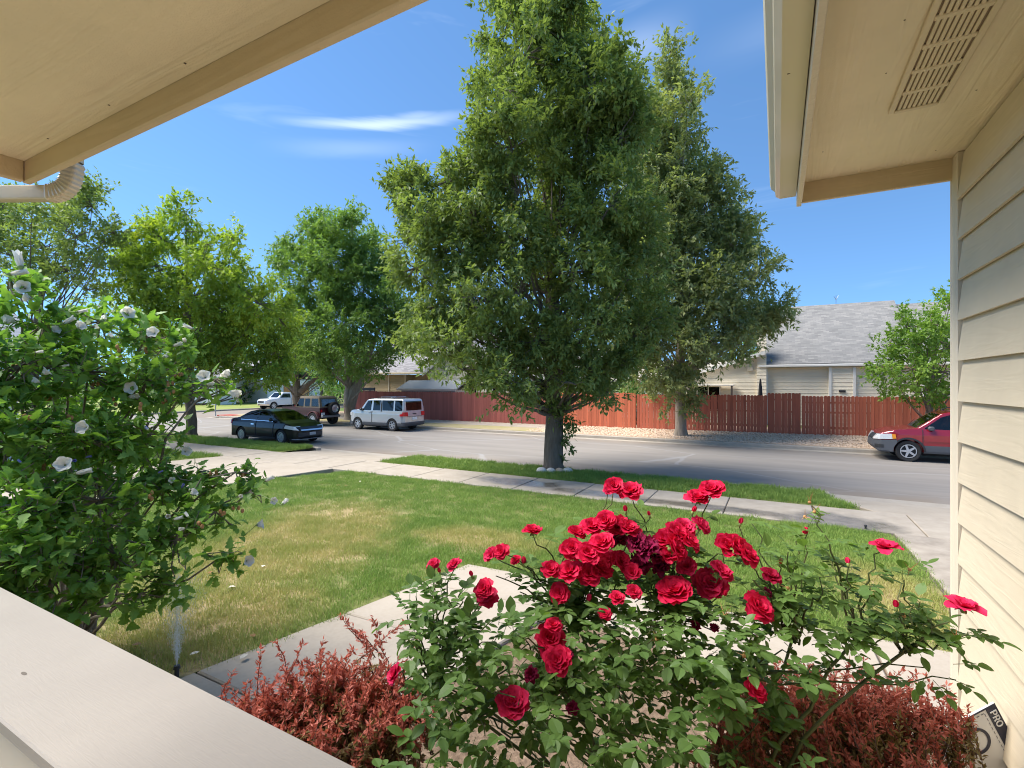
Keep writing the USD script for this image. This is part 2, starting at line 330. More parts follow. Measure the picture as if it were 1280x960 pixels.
def asphalt():
    N = {'g': ('geometry', {}), 'm': ('mapping', {'scale': (0.12, 0.9, 1)}), 'n': ('noise_texture', {'scale': 1.6, 'detail': 6.0, 'roughness': 0.65}),
         'n2': ('noise_texture', {'scale': 90.0, 'detail': 3.0}), 'mf': ('mix_float', {'fac': 0.3}),
         'r': ('rgb_ramp', {'ramp': [(0.3, (0.205, 0.183, 0.164)), (0.5, (0.250, 0.224, 0.200)), (0.7, (0.295, 0.264, 0.236))]}),
         # cracks: the thin edges of large cells
         'w': ('noise_texture', {'scale': 0.9, 'detail': 4.0}), 'wa': ('mix_vector', {'fac': 0.30}),
         'cm': ('mapping', {'scale': (0.16, 0.42, 0)}), 'v': ('voronoi_texture', {'feature': 'distance_to_edge', 'scale': 1.0}),
         'cr': ('map_range', {'from_min': 0.004, 'from_max': 0.010, 'to_min': 0.45, 'to_max': 0.0, 'clamp': True}),
         'mc': ('mix_color', {'b': (0.36, 0.35, 0.35), 'use_clamp': False}),
         # dust towards the two gutters
         's': ('separate_xyz', {}), 'd1': ('map_range', {'from_min': 15.3, 'from_max': 13.8, 'to_min': 0.0, 'to_max': 0.75, 'clamp': True}),
         'd2': ('map_range', {'from_min': 20.9, 'from_max': 22.4, 'to_min': 0.0, 'to_max': 0.75, 'clamp': True}), 'da': ('math', {'math_type': 'add'}), 'dm': ('math', {'math_type': 'multiply'}),
         'n3': ('noise_texture', {'scale': 0.8, 'detail': 5.0}), 'n4': ('map_range', {'from_min': 0.3, 'from_max': 0.6, 'clamp': True}),
         'md': ('mix_color', {'b': (0.24, 0.185, 0.135), 'use_clamp': False}),
         'p': ('principled_bsdf', {'roughness': 0.85, 'specular_ior_level': 0.3}), 'b': ('bump', {'strength': 0.3, 'distance': 0.01})}
    L = [('g.position', 'm.vector'), ('m.vector', 'n.vector'), ('g.position', 'n2.vector'), ('n.fac', 'mf.a'), ('n2.fac', 'mf.b'), ('mf.result', 'r.fac'),
         ('g.position', 'w.vector'), ('g.position', 'wa.a'), ('w.color', 'wa.b'), ('wa.result', 'cm.vector'), ('cm.vector', 'v.vector'), ('v.distance', 'cr.value'), ('cr.result', 'mc.fac'), ('r.color', 'mc.a'),
         ('g.position', 's.vector'), ('s.y', 'd1.value'), ('s.y', 'd2.value'), ('d1.result', 'da.value1'), ('d2.result', 'da.value2'), ('g.position', 'n3.vector'), ('n3.fac', 'n4.value'), ('n4.result', 'dm.value1'), ('da.value', 'dm.value2'),
         ('dm.value', 'md.fac'), ('mc.result', 'md.a'), ('md.result', 'p.base_color'), ('n2.fac', 'b.height'), ('b.normal', 'p.normal')]
    return usdkit.material(stage, LK + 'asphalt', N, L, surface='p.BSDF')
asph = asphalt()

# ------------------------------------------------------------------ ground, road, pavements
flat0 = lambda y: np.zeros_like(np.asarray(y, float))
def rect(x0, x1, y0, y1): return Polygon([(x0, y0), (x1, y0), (x1, y1), (x0, y1)])
struct('ground', sheet(rect(-1500, 1500, -1500, 1500), lambda y: flat0(y) - 0.06), yard_grass)
struct('road', sheet(rect(-39, 60, 13.3, 22.7), flat0), asph)
struct('side_road', sheet(rect(-47, -39, -60, 140), flat0), asph)
# kerbs and gutters
kerb_c = mottled('kerb_concrete', [(0.3, (0.33, 0.285, 0.23)), (0.7, (0.43, 0.375, 0.315))], scale=2.5, rough=0.85, fine=0.3, bump=0.2, bscale=120, bdist=0.004)
KN, KF = 13.30, 22.62
for x0, x1 in ((-38.9, -15.6), (-10.6, 1.05), (8.3, 60)):
    struct('kerb', bevbox(x0, x1, KN - 0.16, KN + 0.02, -0.2, 0.150, 0.03), kerb_c)
struct('kerb', bevbox(-37.4, 60, KF - 0.02, KF + 0.17, -0.2, 0.150, 0.03), kerb_c)
struct('kerb', bevbox(-47.25, -47.0, -60, 140, -0.2, 0.15, 0.03), kerb_c)
struct('gutter', sheet(rect(-38.9, 60, KN + 0.02, KN + 0.50), lambda y: 0.004 + 0 * y), kerb_c)
struct('gutter', sheet(rect(-38.9, 60, KF - 0.50, KF - 0.02), lambda y: 0.004 + 0 * y), kerb_c)

def pad(name): 
    p = numbered('/World/' + name); UsdGeom.Xform.Define(stage, p).GetPrim().SetCustomDataByKey('kind', 'structure'); return p
rngp = np.random.default_rng(4)
G = 0.008   # half a joint
pv = pad('pavement')
xs = np.arange(-38.4, 13, 1.5)
for a, b in zip(xs[:-1], xs[1:]):
    part('slab', slab(rect(a + G, b - G, 9.98, 11.48), gz, rise=0.012 + rngp.uniform(0, 0.008)), pave_mat, pv, smooth=False)
struct('joint_bed', sheet(rect(-38.4, 12.6, 9.98, 11.48), gz, dz=-0.012), dark_joint)
# driveway on the right and its apron
dv = pad('driveway')
for j, (y0, y1) in enumerate(((-2.0, 1.0), (1.0, 4.0), (4.0, 7.0), (7.0, 9.97))):
    for x0, x1 in ((1.66, 4.6), (4.6, 7.6)):
        part('slab', slab(rect(x0 + G, x1 - G, y0 + G, y1 - G), gz, rise=0.018), drive_mat, dv)
apron = lambda y: 0.178 - np.maximum(np.asarray(y, float) - 11.49, 0) * 0.088
part('slab', slab(Polygon([(1.66, 11.49), (4.6, 11.49), (4.6, KN + 0.0), (1.1, KN + 0.0), (1.1, 12.9)]), apron), concrete, dv)
part('slab', slab(Polygon([(4.62, 11.49), (7.6, 11.49), (8.2, 12.9), (8.2, KN), (4.62, KN)]), apron), concrete, dv)
struct('driveway_bed', sheet(rect(1.66, 7.6, -2.0, 9.97), gz, dz=-0.012), dark_joint)
# neighbour's driveway on the left
dn = pad('neighbour_driveway')
for y0, y1 in ((-2, 1), (1, 4), (4, 7), (7, 9.97)):
    for x0, x1 in ((-16.4, -13.8), (-13.8, -11.2)):
        part('slab', slab(rect(x0 + G, x1 - G, y0 + G, y1 - G), gz, rise=0.015), concrete, dn)
part('slab', slab(Polygon([(-15.4, 11.49), (-13.2, 11.49), (-13.2, KN), (-15.6, KN), (-15.6, 13.0)]), apron), concrete, dn)
part('slab', slab(Polygon([(-13.18, 11.49), (-11.1, 11.49), (-10.6, 13.0), (-10.6, KN), (-13.18, KN)]), apron), concrete, dn)
# garden path: from the porch to the corner, then along the front to the driveway
A, Bc, C = sight(585, 700, 6.15)[:2], (-3.92, 1.35), sight(1192, 803, 4.19)[:2]
path = pad('garden_path')
def lerp(a, b, t): return (a[0] + (b[0] - a[0]) * t, a[1] + (b[1] - a[1]) * t)
L0, L1 = Bc, (float(A[0]), float(A[1]))
R0, R1 = (-2.45, 1.35), (-1.80, float(A[1]) - 1.05)
ends = [0.0, 0.20, 0.535, 0.80]
for t0, t1 in zip(ends[:-1], ends[1:]):
    q = [lerp(L0, L1, t0 + 0.002), lerp(R0, (R1[0], L1[1] + 0.1), t0 + 0.002), lerp(R0, (R1[0], L1[1] + 0.1), t1 - 0.002), lerp(L0, L1, t1 - 0.002)]
    part('slab', slab(Polygon(q), gz, rise=0.016), concrete, path)
qa, qb = lerp(L0, L1, 0.802), lerp(R0, (R1[0], L1[1] + 0.1), 0.802)
far_end = (1.64, float(C[1]) - 0.04)
near_a, near_b = qb, (1.64, 3.70)
cuts = [0.0, 0.28, 0.52, 0.76, 1.0]
part('slab', slab(Polygon([qa, qb, lerp(L1, far_end, 0.235), L1]), gz, rise=0.018), concrete, path)
for t0, t1 in zip(cuts[:-1], cuts[1:]):
    tt0, tt1 = 0.238 + 0.762 * t0, 0.238 + 0.762 * t1
    q = [lerp(near_a, near_b, t0 + 0.004), lerp(near_a, near_b, t1 - 0.004), lerp(L1, far_end, tt1 - 0.002), lerp(L1, far_end, tt0 + 0.002)]
    part('slab', slab(Polygon(q), gz, rise=0.015), concrete, path)
# lawns
lawn_poly = Polygon([(-10.5, 9.94), (-11.1, 8.0), (-11.15, -2), (-3.98, -2), (L0[0] - 0.02, L0[1]), (L1[0] - 0.02, L1[1] + 0.02), (1.62, far_end[1] + 0.02), (1.62, 9.94)])
strip_poly = Polygon([(-11.0, 11.5), (1.45, 11.5), (1.0, 12.6), (0.9, KN - 0.17), (-10.6, KN - 0.17)])
strip2_poly = Polygon([(-38.4, 11.5), (-15.6, 11.5), (-15.75, KN - 0.17), (-38.4, KN - 0.17)])
lawn2_poly = Polygon([(-38, 1.0), (-16.45, 1.0), (-16.45, 9.94), (-38, 9.94)])
bed_poly = Polygon([(-3.98, -2), (1.62, -2), (1.62, 5.0), (-2.4, 5.0), (-3.8, 1.4)])
struct('lawn', sheet(lawn_poly, gz, step=1.0), soil_mat)
struct('verge_lawn', sheet(strip_poly, gz), soil_mat)
struct('verge_lawn', sheet(strip2_poly, gz), soil_mat)
struct('lawn', sheet(lawn2_poly, gz, step=2.0), soil_mat)
mulch = mottled('mulch', [(0.3, (0.10, 0.065, 0.04)), (0.6, (0.22, 0.15, 0.10)), (0.8, (0.36, 0.28, 0.2))], scale=25, rough=0.95, bump=0.8, bscale=50, bdist=0.02)
struct('flower_bed', sheet(bed_poly, gz, step=1.0, dz=-0.02), mulch)
# far side of the road: gravel verge, pavement, yards behind the fence, lawns beyond the side road
gravel_mat = mottled('gravel_bed', [(0.3, (0.347, 0.230, 0.148)), (0.5, (0.504, 0.359, 0.246)), (0.7, (0.651, 0.497, 0.369))], scale=9, rough=0.95, fine=0.5, bump=0.7, bscale=30, bdist=0.03)
far_z = lambda y: 0.15 + np.clip(np.asarray(y, float) - 22.8, 0, 4) * 0.03
struct('gravel_verge', sheet(rect(-37.4, 60, KF + 0.17, 30), far_z), gravel_mat)
pf = pad('far_pavement')
xs = np.arange(-37.2, -9.5, 1.6)
for a, b in zip(xs[:-1], xs[1:]):
    part('slab', slab(rect(a + G, b - G, 24.35, 25.85), far_z, rise=0.02), concrete, pf)
struct('dirt_strip', sheet(rect(-37.4, -9.6, KF + 0.171, 24.34), far_z, dz=0.006), mottled('dry_strip', [(0.35, (0.42, 0.33, 0.22)), (0.55, (0.36, 0.31, 0.14)), (0.72, (0.20, 0.22, 0.07))], scale=0.9, rough=0.95, fine=0.4, bump=0.4, bscale=40))
struct('yard', sheet(rect(-37.4, 120, 30, 130), lambda y: 0.27 + 0 * y), yard_grass)
struct('far_lawn', sheet(rect(-120, -47.25, -60, 140), lambda y: 0.13 + 0 * y), far_grass)
# corner of the far pavement with its red ramp
struct('corner_pavement', slab(Polygon([(-39.0, 24.0), (-38.7, 23.2), (-38.0, 22.7), (-37.3, 22.62), (-37.3, 27), (-39.0, 60)]), lambda y: 0.14 + 0 * y), concrete)
struct('tactile_ramp', bevbox(-38.6, -36.6, 22.9, 24.0, 0.1, 0.185, 0.01), mottled('tactile_red', [(0.3, (0.30, 0.05, 0.035)), (0.7, (0.42, 0.10, 0.07))], scale=6, rough=0.8, bump=0.5, bscale=40))

# ------------------------------------------------------------------ grass: tufts of blades
def tuft(rng, n, r, h0, h1, w):
    a, d = rng.uniform(0, 2 * np.pi, n), r * np.sqrt(rng.uniform(0, 1, n))
    x, y, h = d * np.cos(a), d * np.sin(a), rng.uniform(h0, h1, n)
    yaw, lean, la = rng.uniform(0, 2 * np.pi, n), rng.uniform(0.15, 0.75, n) * h, rng.uniform(0, 2 * np.pi, n)
    ww = w * rng.uniform(0.7, 1.2, n)
    cx, sx = np.cos(yaw) * ww / 2, np.sin(yaw) * ww / 2
    lx, ly = np.cos(la) * lean, np.sin(la) * lean
    V = np.stack([np.stack([x - cx, y - sx, 0 * x - 0.01], 1), np.stack([x + cx, y + sx, 0 * x - 0.01], 1), np.stack([x + cx * .8 + lx * .35, y + sx * .8 + ly * .35, h * .6], 1),
                  np.stack([x - cx * .8 + lx * .35, y - sx * .8 + ly * .35, h * .6], 1), np.stack([x + lx, y + ly, h], 1)], 1).reshape(-1, 3)
    o = np.arange(n)[:, None] * 5
    F = np.concatenate([o + [0, 1, 2], o + [0, 2, 3], o + [3, 2, 4]])
    return V, F

def scatter(name, protos, mat, pts, rng, s0=0.8, s1=1.25, tilt=0.0, yaw_only=True, smooth=False):
    p = numbered('/World/' + name)
    pi = UsdGeom.PointInstancer.Define(stage, p)
    pi.GetPrim().SetCustomDataByKey('kind', 'stuff')
    paths = []
    for k, m in enumerate(protos):
        q = f'{p}/{name}_piece' + (f'_{k:03d}' if k else '')
        usdkit.mesh(stage, q, tri(m), mat, smooth=smooth); paths.append(Sdf.Path(q))
    pi.CreatePrototypesRel().SetTargets(paths)
    n = len(pts)
    pi.CreatePositionsAttr(Vt.Vec3fArray.FromNumpy(np.asarray(pts, np.float32)))
    pi.CreateProtoIndicesAttr(Vt.IntArray.FromNumpy(rng.integers(0, len(protos), n).astype(np.int32)))
    if yaw_only:
        a = rng.uniform(0, 2 * np.pi, n) / 2
        Q = [Gf.Quath(float(math.cos(t)), 0, 0, float(math.sin(t))) for t in a]
    else:
        q = rng.normal(size=(n, 4)); q /= np.linalg.norm(q, axis=1, keepdims=True)
        Q = [Gf.Quath(*map(float, t)) for t in q]
    pi.CreateOrientationsAttr(Vt.QuathArray(Q))
    s = rng.uniform(s0, s1, n)
    pi.CreateScalesAttr(Vt.Vec3fArray.FromNumpy(np.stack([s, s, s * rng.uniform(0.8, 1.15, n)], 1).astype(np.float32)))
    return p

def fill(poly, density, rng, zf=gz, dz=0.0, keep=None):
    x0, y0, x1, y1 = poly.bounds
    n = int((x1 - x0) * (y1 - y0) * density)
    P = np.column_stack([rng.uniform(x0, x1, n), rng.uniform(y0, y1, n)])
    import shapely
    ok = shapely.contains_xy(poly, P[:, 0], P[:, 1])
    P = P[ok]
    if keep is not None: P = P[keep(P)]
    return np.column_stack([P, zf(P[:, 1]) + dz])

rg = np.random.default_rng(11)
tufts = [tuft(rg, 60, 0.14, 0.025, 0.062, 0.0050) for _ in range(4)]
depth_of = lambda P: -SY * P[:, 0] + CY * P[:, 1]
near = fill(lawn_poly.buffer(-0.015), 120, rg, keep=lambda P: depth_of(P) < 8.5)
far_ = fill(lawn_poly.buffer(-0.03), 65, rg, keep=lambda P: depth_of(P) >= 8.5)
scatter('lawn_grass', tufts, blade_mat, np.vstack([near, far_]), rg)
tall = [tuft(rg, 60, 0.16, 0.04, 0.10, 0.0075) for _ in range(3)]
scatter('verge_grass', tall, blade_mat, fill(strip_poly.buffer(-0.05), 70, rg), rg)
scatter('verge_grass', tall, blade_mat, np.vstack([fill(strip2_poly.buffer(-0.05), 40, rg), fill(Polygon([(-38, 5.0), (-16.5, 5.0), (-16.5, 9.9), (-38, 9.9)]), 22, rg)]), rg, 1.0, 1.5)
# gravel stones
def pebble(rng):
    m = trimesh.creation.icosphere(1, 1.0); v = m.vertices * rng.uniform(0.8, 1.2, (len(m.vertices), 1)) * np.array([1, 0.8, 0.55]); return v, m.faces
peb = [pebble(rg) for _ in range(4)]
stone_mat = mottled('gravel_stone', [(0.2, (0.378, 0.248, 0.156)), (0.45, (0.588, 0.423, 0.303)), (0.6, (0.693, 0.552, 0.426)), (0.85, (0.473, 0.294, 0.197))], scale=5, rough=0.9, island=0.0, fine=0.8)
gp = np.column_stack([rg.uniform(-11.5, 9, 15000), rg.uniform(KF + 0.25, 27.4, 15000)])
scatter('gravel', peb, stone_mat, np.column_stack([gp, far_z(gp[:, 1]) + 0.005]), rg, 0.018, 0.05)

# ------------------------------------------------------------------ our house: wall, eaves, porch ledge
def woodgrain(name, col, rough=0.6, axis='y', bump=0.5, vary=0.06, dist=0.004, scale=10.0, fade=0.0):
    """Painted hardboard or timber with an embossed cedar grain along one axis."""
    if name in mats: return mats[name]
    st = {'x': (0.10, 1.0, 1.0), 'y': (1.0, 0.10, 1.0), 'z': (1.0, 1.0, 0.1)}[axis]
    c = np.array(col)
    N = {'g': ('geometry', {}), 'm': ('mapping', {'scale': st}), 'n': ('noise_texture', {'scale': scale, 'detail': 3.0, 'distortion': 0.5}),
         's': ('math', {'math_type': 'multiply', 'value2': 26.0}), 'f': ('math', {'math_type': 'sine'}),
         'n2': ('noise_texture', {'scale': 260.0, 'detail': 2.0}), 'ad': ('math', {'math_type': 'multiply_add', 'value2': 0.9}),
         'n3': ('noise_texture', {'scale': 1.3, 'detail': 5.0, 'roughness': 0.7}),
         'r': ('rgb_ramp', {'ramp': [(0.3, tuple(c * (1 - vary * 1.4))), (0.7, tuple(c * (1 + vary)))]}),
         'b': ('bump', {'strength': bump, 'distance': dist}), 'p': ('principled_bsdf', {'roughness': rough, 'specular_ior_level': 0.35})}
    L = [('g.position', 'm.vector'), ('m.vector', 'n.vector'), ('n.fac', 's.value1'), ('s.value', 'f.value1'), ('g.position', 'n2.vector'), ('n2.fac', 'ad.value1'), ('f.value', 'ad.value3'),
         ('ad.value', 'b.height'), ('b.normal', 'p.normal'), ('g.position', 'n3.vector'), ('n3.fac', 'r.fac'), ('r.color', 'p.base_color')]
    mats[name] = usdkit.material(stage, LK + name, N, L, surface='p.BSDF')
    return mats[name]

BEIGE = (0.72, 0.60, 0.40)
side_mat = woodgrain('siding_paint', (0.66, 0.56, 0.41), 0.55, 'y', 0.26, dist=0.0012, scale=13.0)
soffit_mat = woodgrain('soffit_paint', (0.84, 0.72, 0.50), 0.6, 'y', 0.35, dist=0.0035, scale=11.0)
soffit_x = woodgrain('porch_soffit_paint', (0.84, 0.71, 0.48), 0.6, 'x', 0.35, dist=0.0035, scale=11.0)
trim_mat = woodgrain('trim_paint', (0.66, 0.52, 0.335), 0.55, 'x', 0.2, vary=0.08)
trim_light = woodgrain('corner_trim_paint', (0.70, 0.61, 0.47), 0.55, 'z', 0.2, vary=0.05)
gutter_mat = plain('gutter_enamel', (0.66, 0.57, 0.41), 0.28, coat=0.3)
house = thing('house', 'beige house we stand at, its lap siding, overhanging eaves and porch ledge framing the view', 'house', (0.82, 3.36, 0.4))
XW, YE = 0.82, 3.36
EZ = 3.78                                # underside of the eaves
# lap siding: every board leans out over the one below
EXPO = 0.2035
zb = 2.6 + (480 - 598) / FPX * 2.57     # a known butt line
k0 = -8
for k in range(k0, 8):
    z0 = zb + k * EXPO
    if z0 > EZ: break
    z1 = min(z0 + EXPO + 0.03, EZ - 0.002)
    ya, yb = -2.6, YE - 0.105
    sec = [(XW - 0.022, z0), (XW - 0.008, z0), (XW + 0.014, z1), (XW + 0.004, z1)]
    v = np.array([[x, y, z] for y in (ya, yb) for x, z in sec])
    f = np.array([[0, 3, 2, 1], [4, 5, 6, 7], [0, 1, 5, 4], [1, 2, 6, 5], [2, 3, 7, 6], [3, 0, 4, 7]])
    part('siding_board', (v, f), side_mat, house)
part('wall', quadbox(XW + 0.02, XW + 4.5, -2.6, YE - 0.03, 0.2, EZ + 0.1), plain('wall_sheathing', (0.5, 0.42, 0.32), 0.8), house)
part('corner_board', bevbox(XW - 0.018, XW + 0.02, YE - 0.09, YE, 0.3, EZ - 0.002, 0.003), trim_light, house)
part('corner_board', bevbox(XW - 0.020, XW + 0.09, YE + 0.001, YE + 0.022, 0.3, EZ - 0.002, 0.003), trim_light, house)
part('soffit', quadbox(0.125, XW + 0.02, -2.6, YE - 0.012, EZ, EZ + 0.012), soffit_mat, house)
part('fascia', bevbox(0.098, 0.124, -2.6, YE + 0.012, EZ - 0.13, EZ + 0.12, 0.003), trim_light, house)
part('barge_board', bevbox(0.126, XW + 0.6, YE - 0.011, YE + 0.012, EZ - 0.115, EZ + 0.3, 0.003), trim_mat, house)
part('roof', quadbox(0.0, XW + 5, -2.6, YE + 0.03, EZ + 0.13, EZ + 0.3), plain('roof_felt', (0.2, 0.2, 0.21), 0.9), house)
# K-style gutter
gp_ = Polygon([(0.094, 3.70), (0.012, 3.70), (-0.010, 3.715), (-0.014, 3.745), (-0.034, 3.765), (-0.040, 3.79), (-0.040, 3.835), (0.094, 3.835)])
c_ = np.array(gp_.exterior.coords)[:-1]
gx = m3.CrossSection([c_[::-1]]) if not gp_.exterior.is_ccw else m3.CrossSection([c_])
gut = m3.Manifold.extrude(gx, YE + 2.6).transform(np.array([[1, 0, 0, 0], [0, 0, -1, YE - 0.03], [0, 1, 0, 0]], float))
part('gutter', gut, gutter_mat, house, smooth=20)
part('gutter_nail', tube([(0.09, 2.0, 3.722), (0.06, 2.0, 3.708), (0.03, 2.0, 3.70)], 0.003, 5), plain('nail_rust', (0.10, 0.06, 0.04), 0.8), house)
# soffit vent: frame and slats
vent = part('vent', quadbox(0.425, 0.605, 1.55, 2.645, EZ - 0.0035, EZ - 0.0005), plain('vent_backing', (0.27, 0.20, 0.125), 0.8), house)
vm = plain('vent_paint', (0.72, 0.60, 0.40), 0.5)
for x0, x1 in ((0.42, 0.442), (0.588, 0.61)):
    part('vent_frame', bevbox(x0, x1, 1.55, 2.65, EZ - 0.014, EZ - 0.0038, 0.003), vm, vent)
for y in np.arange(1.565, 2.66, 0.155):
    part('vent_bar', bevbox(0.4425, 0.5875, y - 0.012, y + 0.012, EZ - 0.013, EZ - 0.0038, 0.003), vm, vent)
for i in range(8):
    x = 0.456 + i * 0.0168
    part('slat', bevbox(x - 0.0058, x + 0.0058, 1.56, 2.635, EZ - 0.0105, EZ - 0.0037, 0.002), vm, vent)
# porch roof on the left
PZ, PY, PX = 2.6 + 0.62, 0.638, -2.05
part('porch_soffit', quadbox(PX + 0.022, -0.45, -1.6, PY - 0.022, PZ + 0.062, PZ + 0.072), soffit_x, house)
part('porch_fascia', bevbox(PX, -0.45, PY - 0.021, PY, PZ, PZ + 0.13, 0.003), trim_mat, house)
part('porch_fascia', bevbox(PX, PX + 0.021, -1.6, PY - 0.022, PZ, PZ + 0.13, 0.003), trim_mat, house)
part('porch_drip_edge', bevbox(PX - 0.008, -0.45, PY + 0.001, PY + 0.012, PZ + 0.012, PZ + 0.14, 0.002), trim_light, house)
part('porch_roof', quadbox(PX - 0.05, -0.4, -1.6, PY + 0.05, PZ + 0.142, PZ + 0.17), plain('roof_felt', (0.2, 0.2, 0.21), 0.9), house)
part('porch_wall', quadbox(PX, XW + 0.01, -1.75, -1.62, 0.2, EZ + 0.1), plain('porch_wall_paint', (0.62, 0.54, 0.42), 0.7), house)
part('porch_floor', quadbox(PX, -0.5, -1.6, 0.55, 0.6, 0.95), plain('porch_floor_paint', (0.5, 0.46, 0.4), 0.7), house)
rn = np.random.default_rng(3)
nailm = plain('nail_rust', (0.10, 0.06, 0.04), 0.8)
for k in range(10):
    x, y = rn.choice([.20, .36, .70]), 3.25 - .31 * k + rn.normal(0, .02)
    part('nail_head', quadbox(x, x + .005, y, y + .005, EZ - .0012, EZ - .0002), nailm, house)
for k in range(9):
    x, y = -1.95 + .17 * k + rn.normal(0, .02), PY - .05 if k % 2 else .30 + rn.normal(0, .05)
    part('nail_head', quadbox(x, x + .004, y, y + .004, PZ + .0608, PZ + .0618), nailm, house)
# downspout: pipe from the left and a corrugated elbow that climbs behind the fascia
dpt = 1.56
e0, e1, e2 = sight(-60, 243, dpt), sight(62, 242, dpt), sight(91, 205, dpt)
def spout(points, w, d, ribs=0.0):
    """Rectangular tube with rounded corners, swept along points."""
    p = np.asarray(points, float); t = np.gradient(p, axis=0); t /= np.linalg.norm(t, axis=1, keepdims=True)
    n = np.array([SY, -CY, 0.0]) * -1.0
    out = []
    prof = []
    for cx, cy, a0 in ((w - .3 * w, d - .3 * w, 0), (-w + .3 * w, d - .3 * w, 90), (-w + .3 * w, -d + .3 * w, 180), (w - .3 * w, -d + .3 * w, 270)):
        for a in (0, 45, 90):
            prof.append((cx + .3 * w * math.cos(math.radians(a0 + a)), cy + .3 * w * math.sin(math.radians(a0 + a))))
    prof = np.array(prof)
    for i in range(len(p)):
        s = np.cross(t[i], n); s /= np.linalg.norm(s)
        nn = np.cross(s, t[i])
        k = 1 + (ribs if i % 2 else 0)
        out.append(p[i] + prof[:, :1] * s * k + prof[:, 1:] * nn * k)
    m = len(prof); V = np.vstack(out)
    i, j = np.meshgrid(np.arange(len(p) - 1), np.arange(m), indexing='ij')
    q = np.stack([i * m + j, i * m + (j + 1) % m, (i + 1) * m + (j + 1) % m, (i + 1) * m + j], -1).reshape(-1, 4)
    return V, np.vstack([q[:, [0, 1, 2]], q[:, [0, 2, 3]]])
ds = part('downspout', spout([e0, (e0 + e1) / 2, e1], 0.023, 0.019), gutter_mat, house, smooth=40)
th = np.linspace(0, 1, 25)[:, None]
corner = sight(91, 242, dpt)
part('elbow', spout((1 - th) ** 2 * e1 + 2 * th * (1 - th) * corner + th ** 2 * e2, 0.0235, 0.0195, ribs=0.11), gutter_mat, ds)
part('riser', spout([e2 + [0, 0, 0.005], e2 + [0, 0, 0.12], e2 + [0, 0, 0.3]], 0.023, 0.019), gutter_mat, ds, smooth=40)
# porch ledge: a broad painted plank on a low wall
LZ = 1.60
ledge_mat = woodgrain('ledge_paint', (0.285, 0.252, 0.215), 0.55, 'x', 0.10, vary=0.05, dist=0.0008, scale=60.0)
part('porch_ledge', bevbox(-5.2, -0.5, 0.565, 0.94, LZ - 0.045, LZ, 0.006), ledge_mat, house)
part('porch_low_wall', quadbox(-5.1, -0.5, 0.64, 0.86, 0.2, LZ - 0.046), plain('porch_low_wall_paint', (0.58, 0.5, 0.38), 0.7), house)
kn = sight(30, 842, 1.0 / ((842 - 480) / FPX)); kn[2] = LZ + 0.0008
part('knot', (np.array([[kn[0] + 0.011 * math.cos(a) * 1.6, kn[1] + 0.006 * math.sin(a), kn[2]] for a in np.linspace(0, 2 * np.pi, 10)[:-1]]), np.array([[0, i, i + 1] for i in range(1, 8)])), plain('knot_dark', (0.10, 0.08, 0.06), 0.7), house)

# ------------------------------------------------------------------ fences
def picket(x0, x1, y, z0, z1, tilt=0.0, th=0.018):
    w = x1 - x0; c = 0.26 * w
    o = [(x0, z0), (x1, z0), (x1, z1 - c), (x1 - c, z1), (x0 + c, z1), (x0, z1 - c)]
    v = np.array([[x + (tilt * (z - z0)), yy, z] for yy in (y, y + th) for x, z in o]); n = 6
    f = [[0, i, i + 1] for i in range(1, 5)] + [[6, 6 + i + 1, 6 + i] for i in range(1, 5)]
    for i in range(n):
        j = (i + 1) % n; f += [[i, n + i, n + j], [i, n + j, j]]
    return v, np.array(f)

def fencemat(name, base, vary=0.25):
    c = np.array(base)
    return mottled(name, [(0.2, tuple(c * (1 - vary))), (0.5, tuple(c)), (0.8, tuple(c * (1 + vary)))], scale=1.0, rough=0.8, stretch=(7, 7, 0.5), island=0.0, bump=0.35, bscale=12, bstretch=(7, 7, 0.5), bdist=0.006, fine=0.3)

def fence(label, x0, x1, yf, zt, shades, gap, seed, w=0.138):
    r = np.random.default_rng(seed)
    f = thing('board_fence', label, 'fence', (x0, yf(x0), 0.2))
    x = x0
    while x < x1 - 0.05:
        g = gap(x, r)
        ww = min(w * r.uniform(0.985, 1.015), x1 - x)
        part('picket', picket(x, x + ww, yf(x) + r.normal(0, 0.003), 0.24 + r.uniform(-.01, .02), zt(x) + r.normal(0, 0.008), r.normal(0, 0.0025)), shades[r.integers(len(shades))], f)
        x += ww + g
    for z in (0.55, 1.25, zt(x0) - 0.35):
        xs = np.linspace(x0, x1, max(2, int((x1 - x0) / 2.4) + 1))
        for a, b in zip(xs[:-1], xs[1:]):
            v, ff = quadbox(a, b - 0.002, 0.022, 0.06, z, z + 0.085); v[:, 1] += np.where(v[:, 0] < (a + b) / 2, yf(a), yf(b)); part('rail', (v, ff), shades[0], f)
    for a in np.linspace(x0 + 0.1, x1 - 0.1, max(2, int((x1 - x0) / 2.4) + 1)):
        part('post', quadbox(a - 0.045, a + 0.045, yf(a) + 0.062, yf(a) + 0.15, 0.1, zt(a) - 0.06), shades[0], f)
    return f
maroon = [fencemat(f'maroon_stain_{k}', np.array((0.39, 0.115, 0.088)) * s) for k, s in (('a', 0.9), ('b', 1.0), ('c', 1.1))]
orange = [fencemat(f'red_cedar_stain_{k}', np.array((0.54, 0.15, 0.078)) * s) for k, s in (('a', 0.9), ('b', 1.0), ('c', 1.12))]
brown = [fencemat(f'red_brown_stain_{k}', np.array((0.52, 0.142, 0.08)) * s) for k, s in (('a', 0.88), ('b', 1.0), ('c', 1.1))]
fence('maroon board fence, tight and flat topped, behind the two parked off-road cars', -28.2, -11.75, lambda x: 26.1, lambda x: 2.08, maroon, lambda x, r: 0.004, 1)
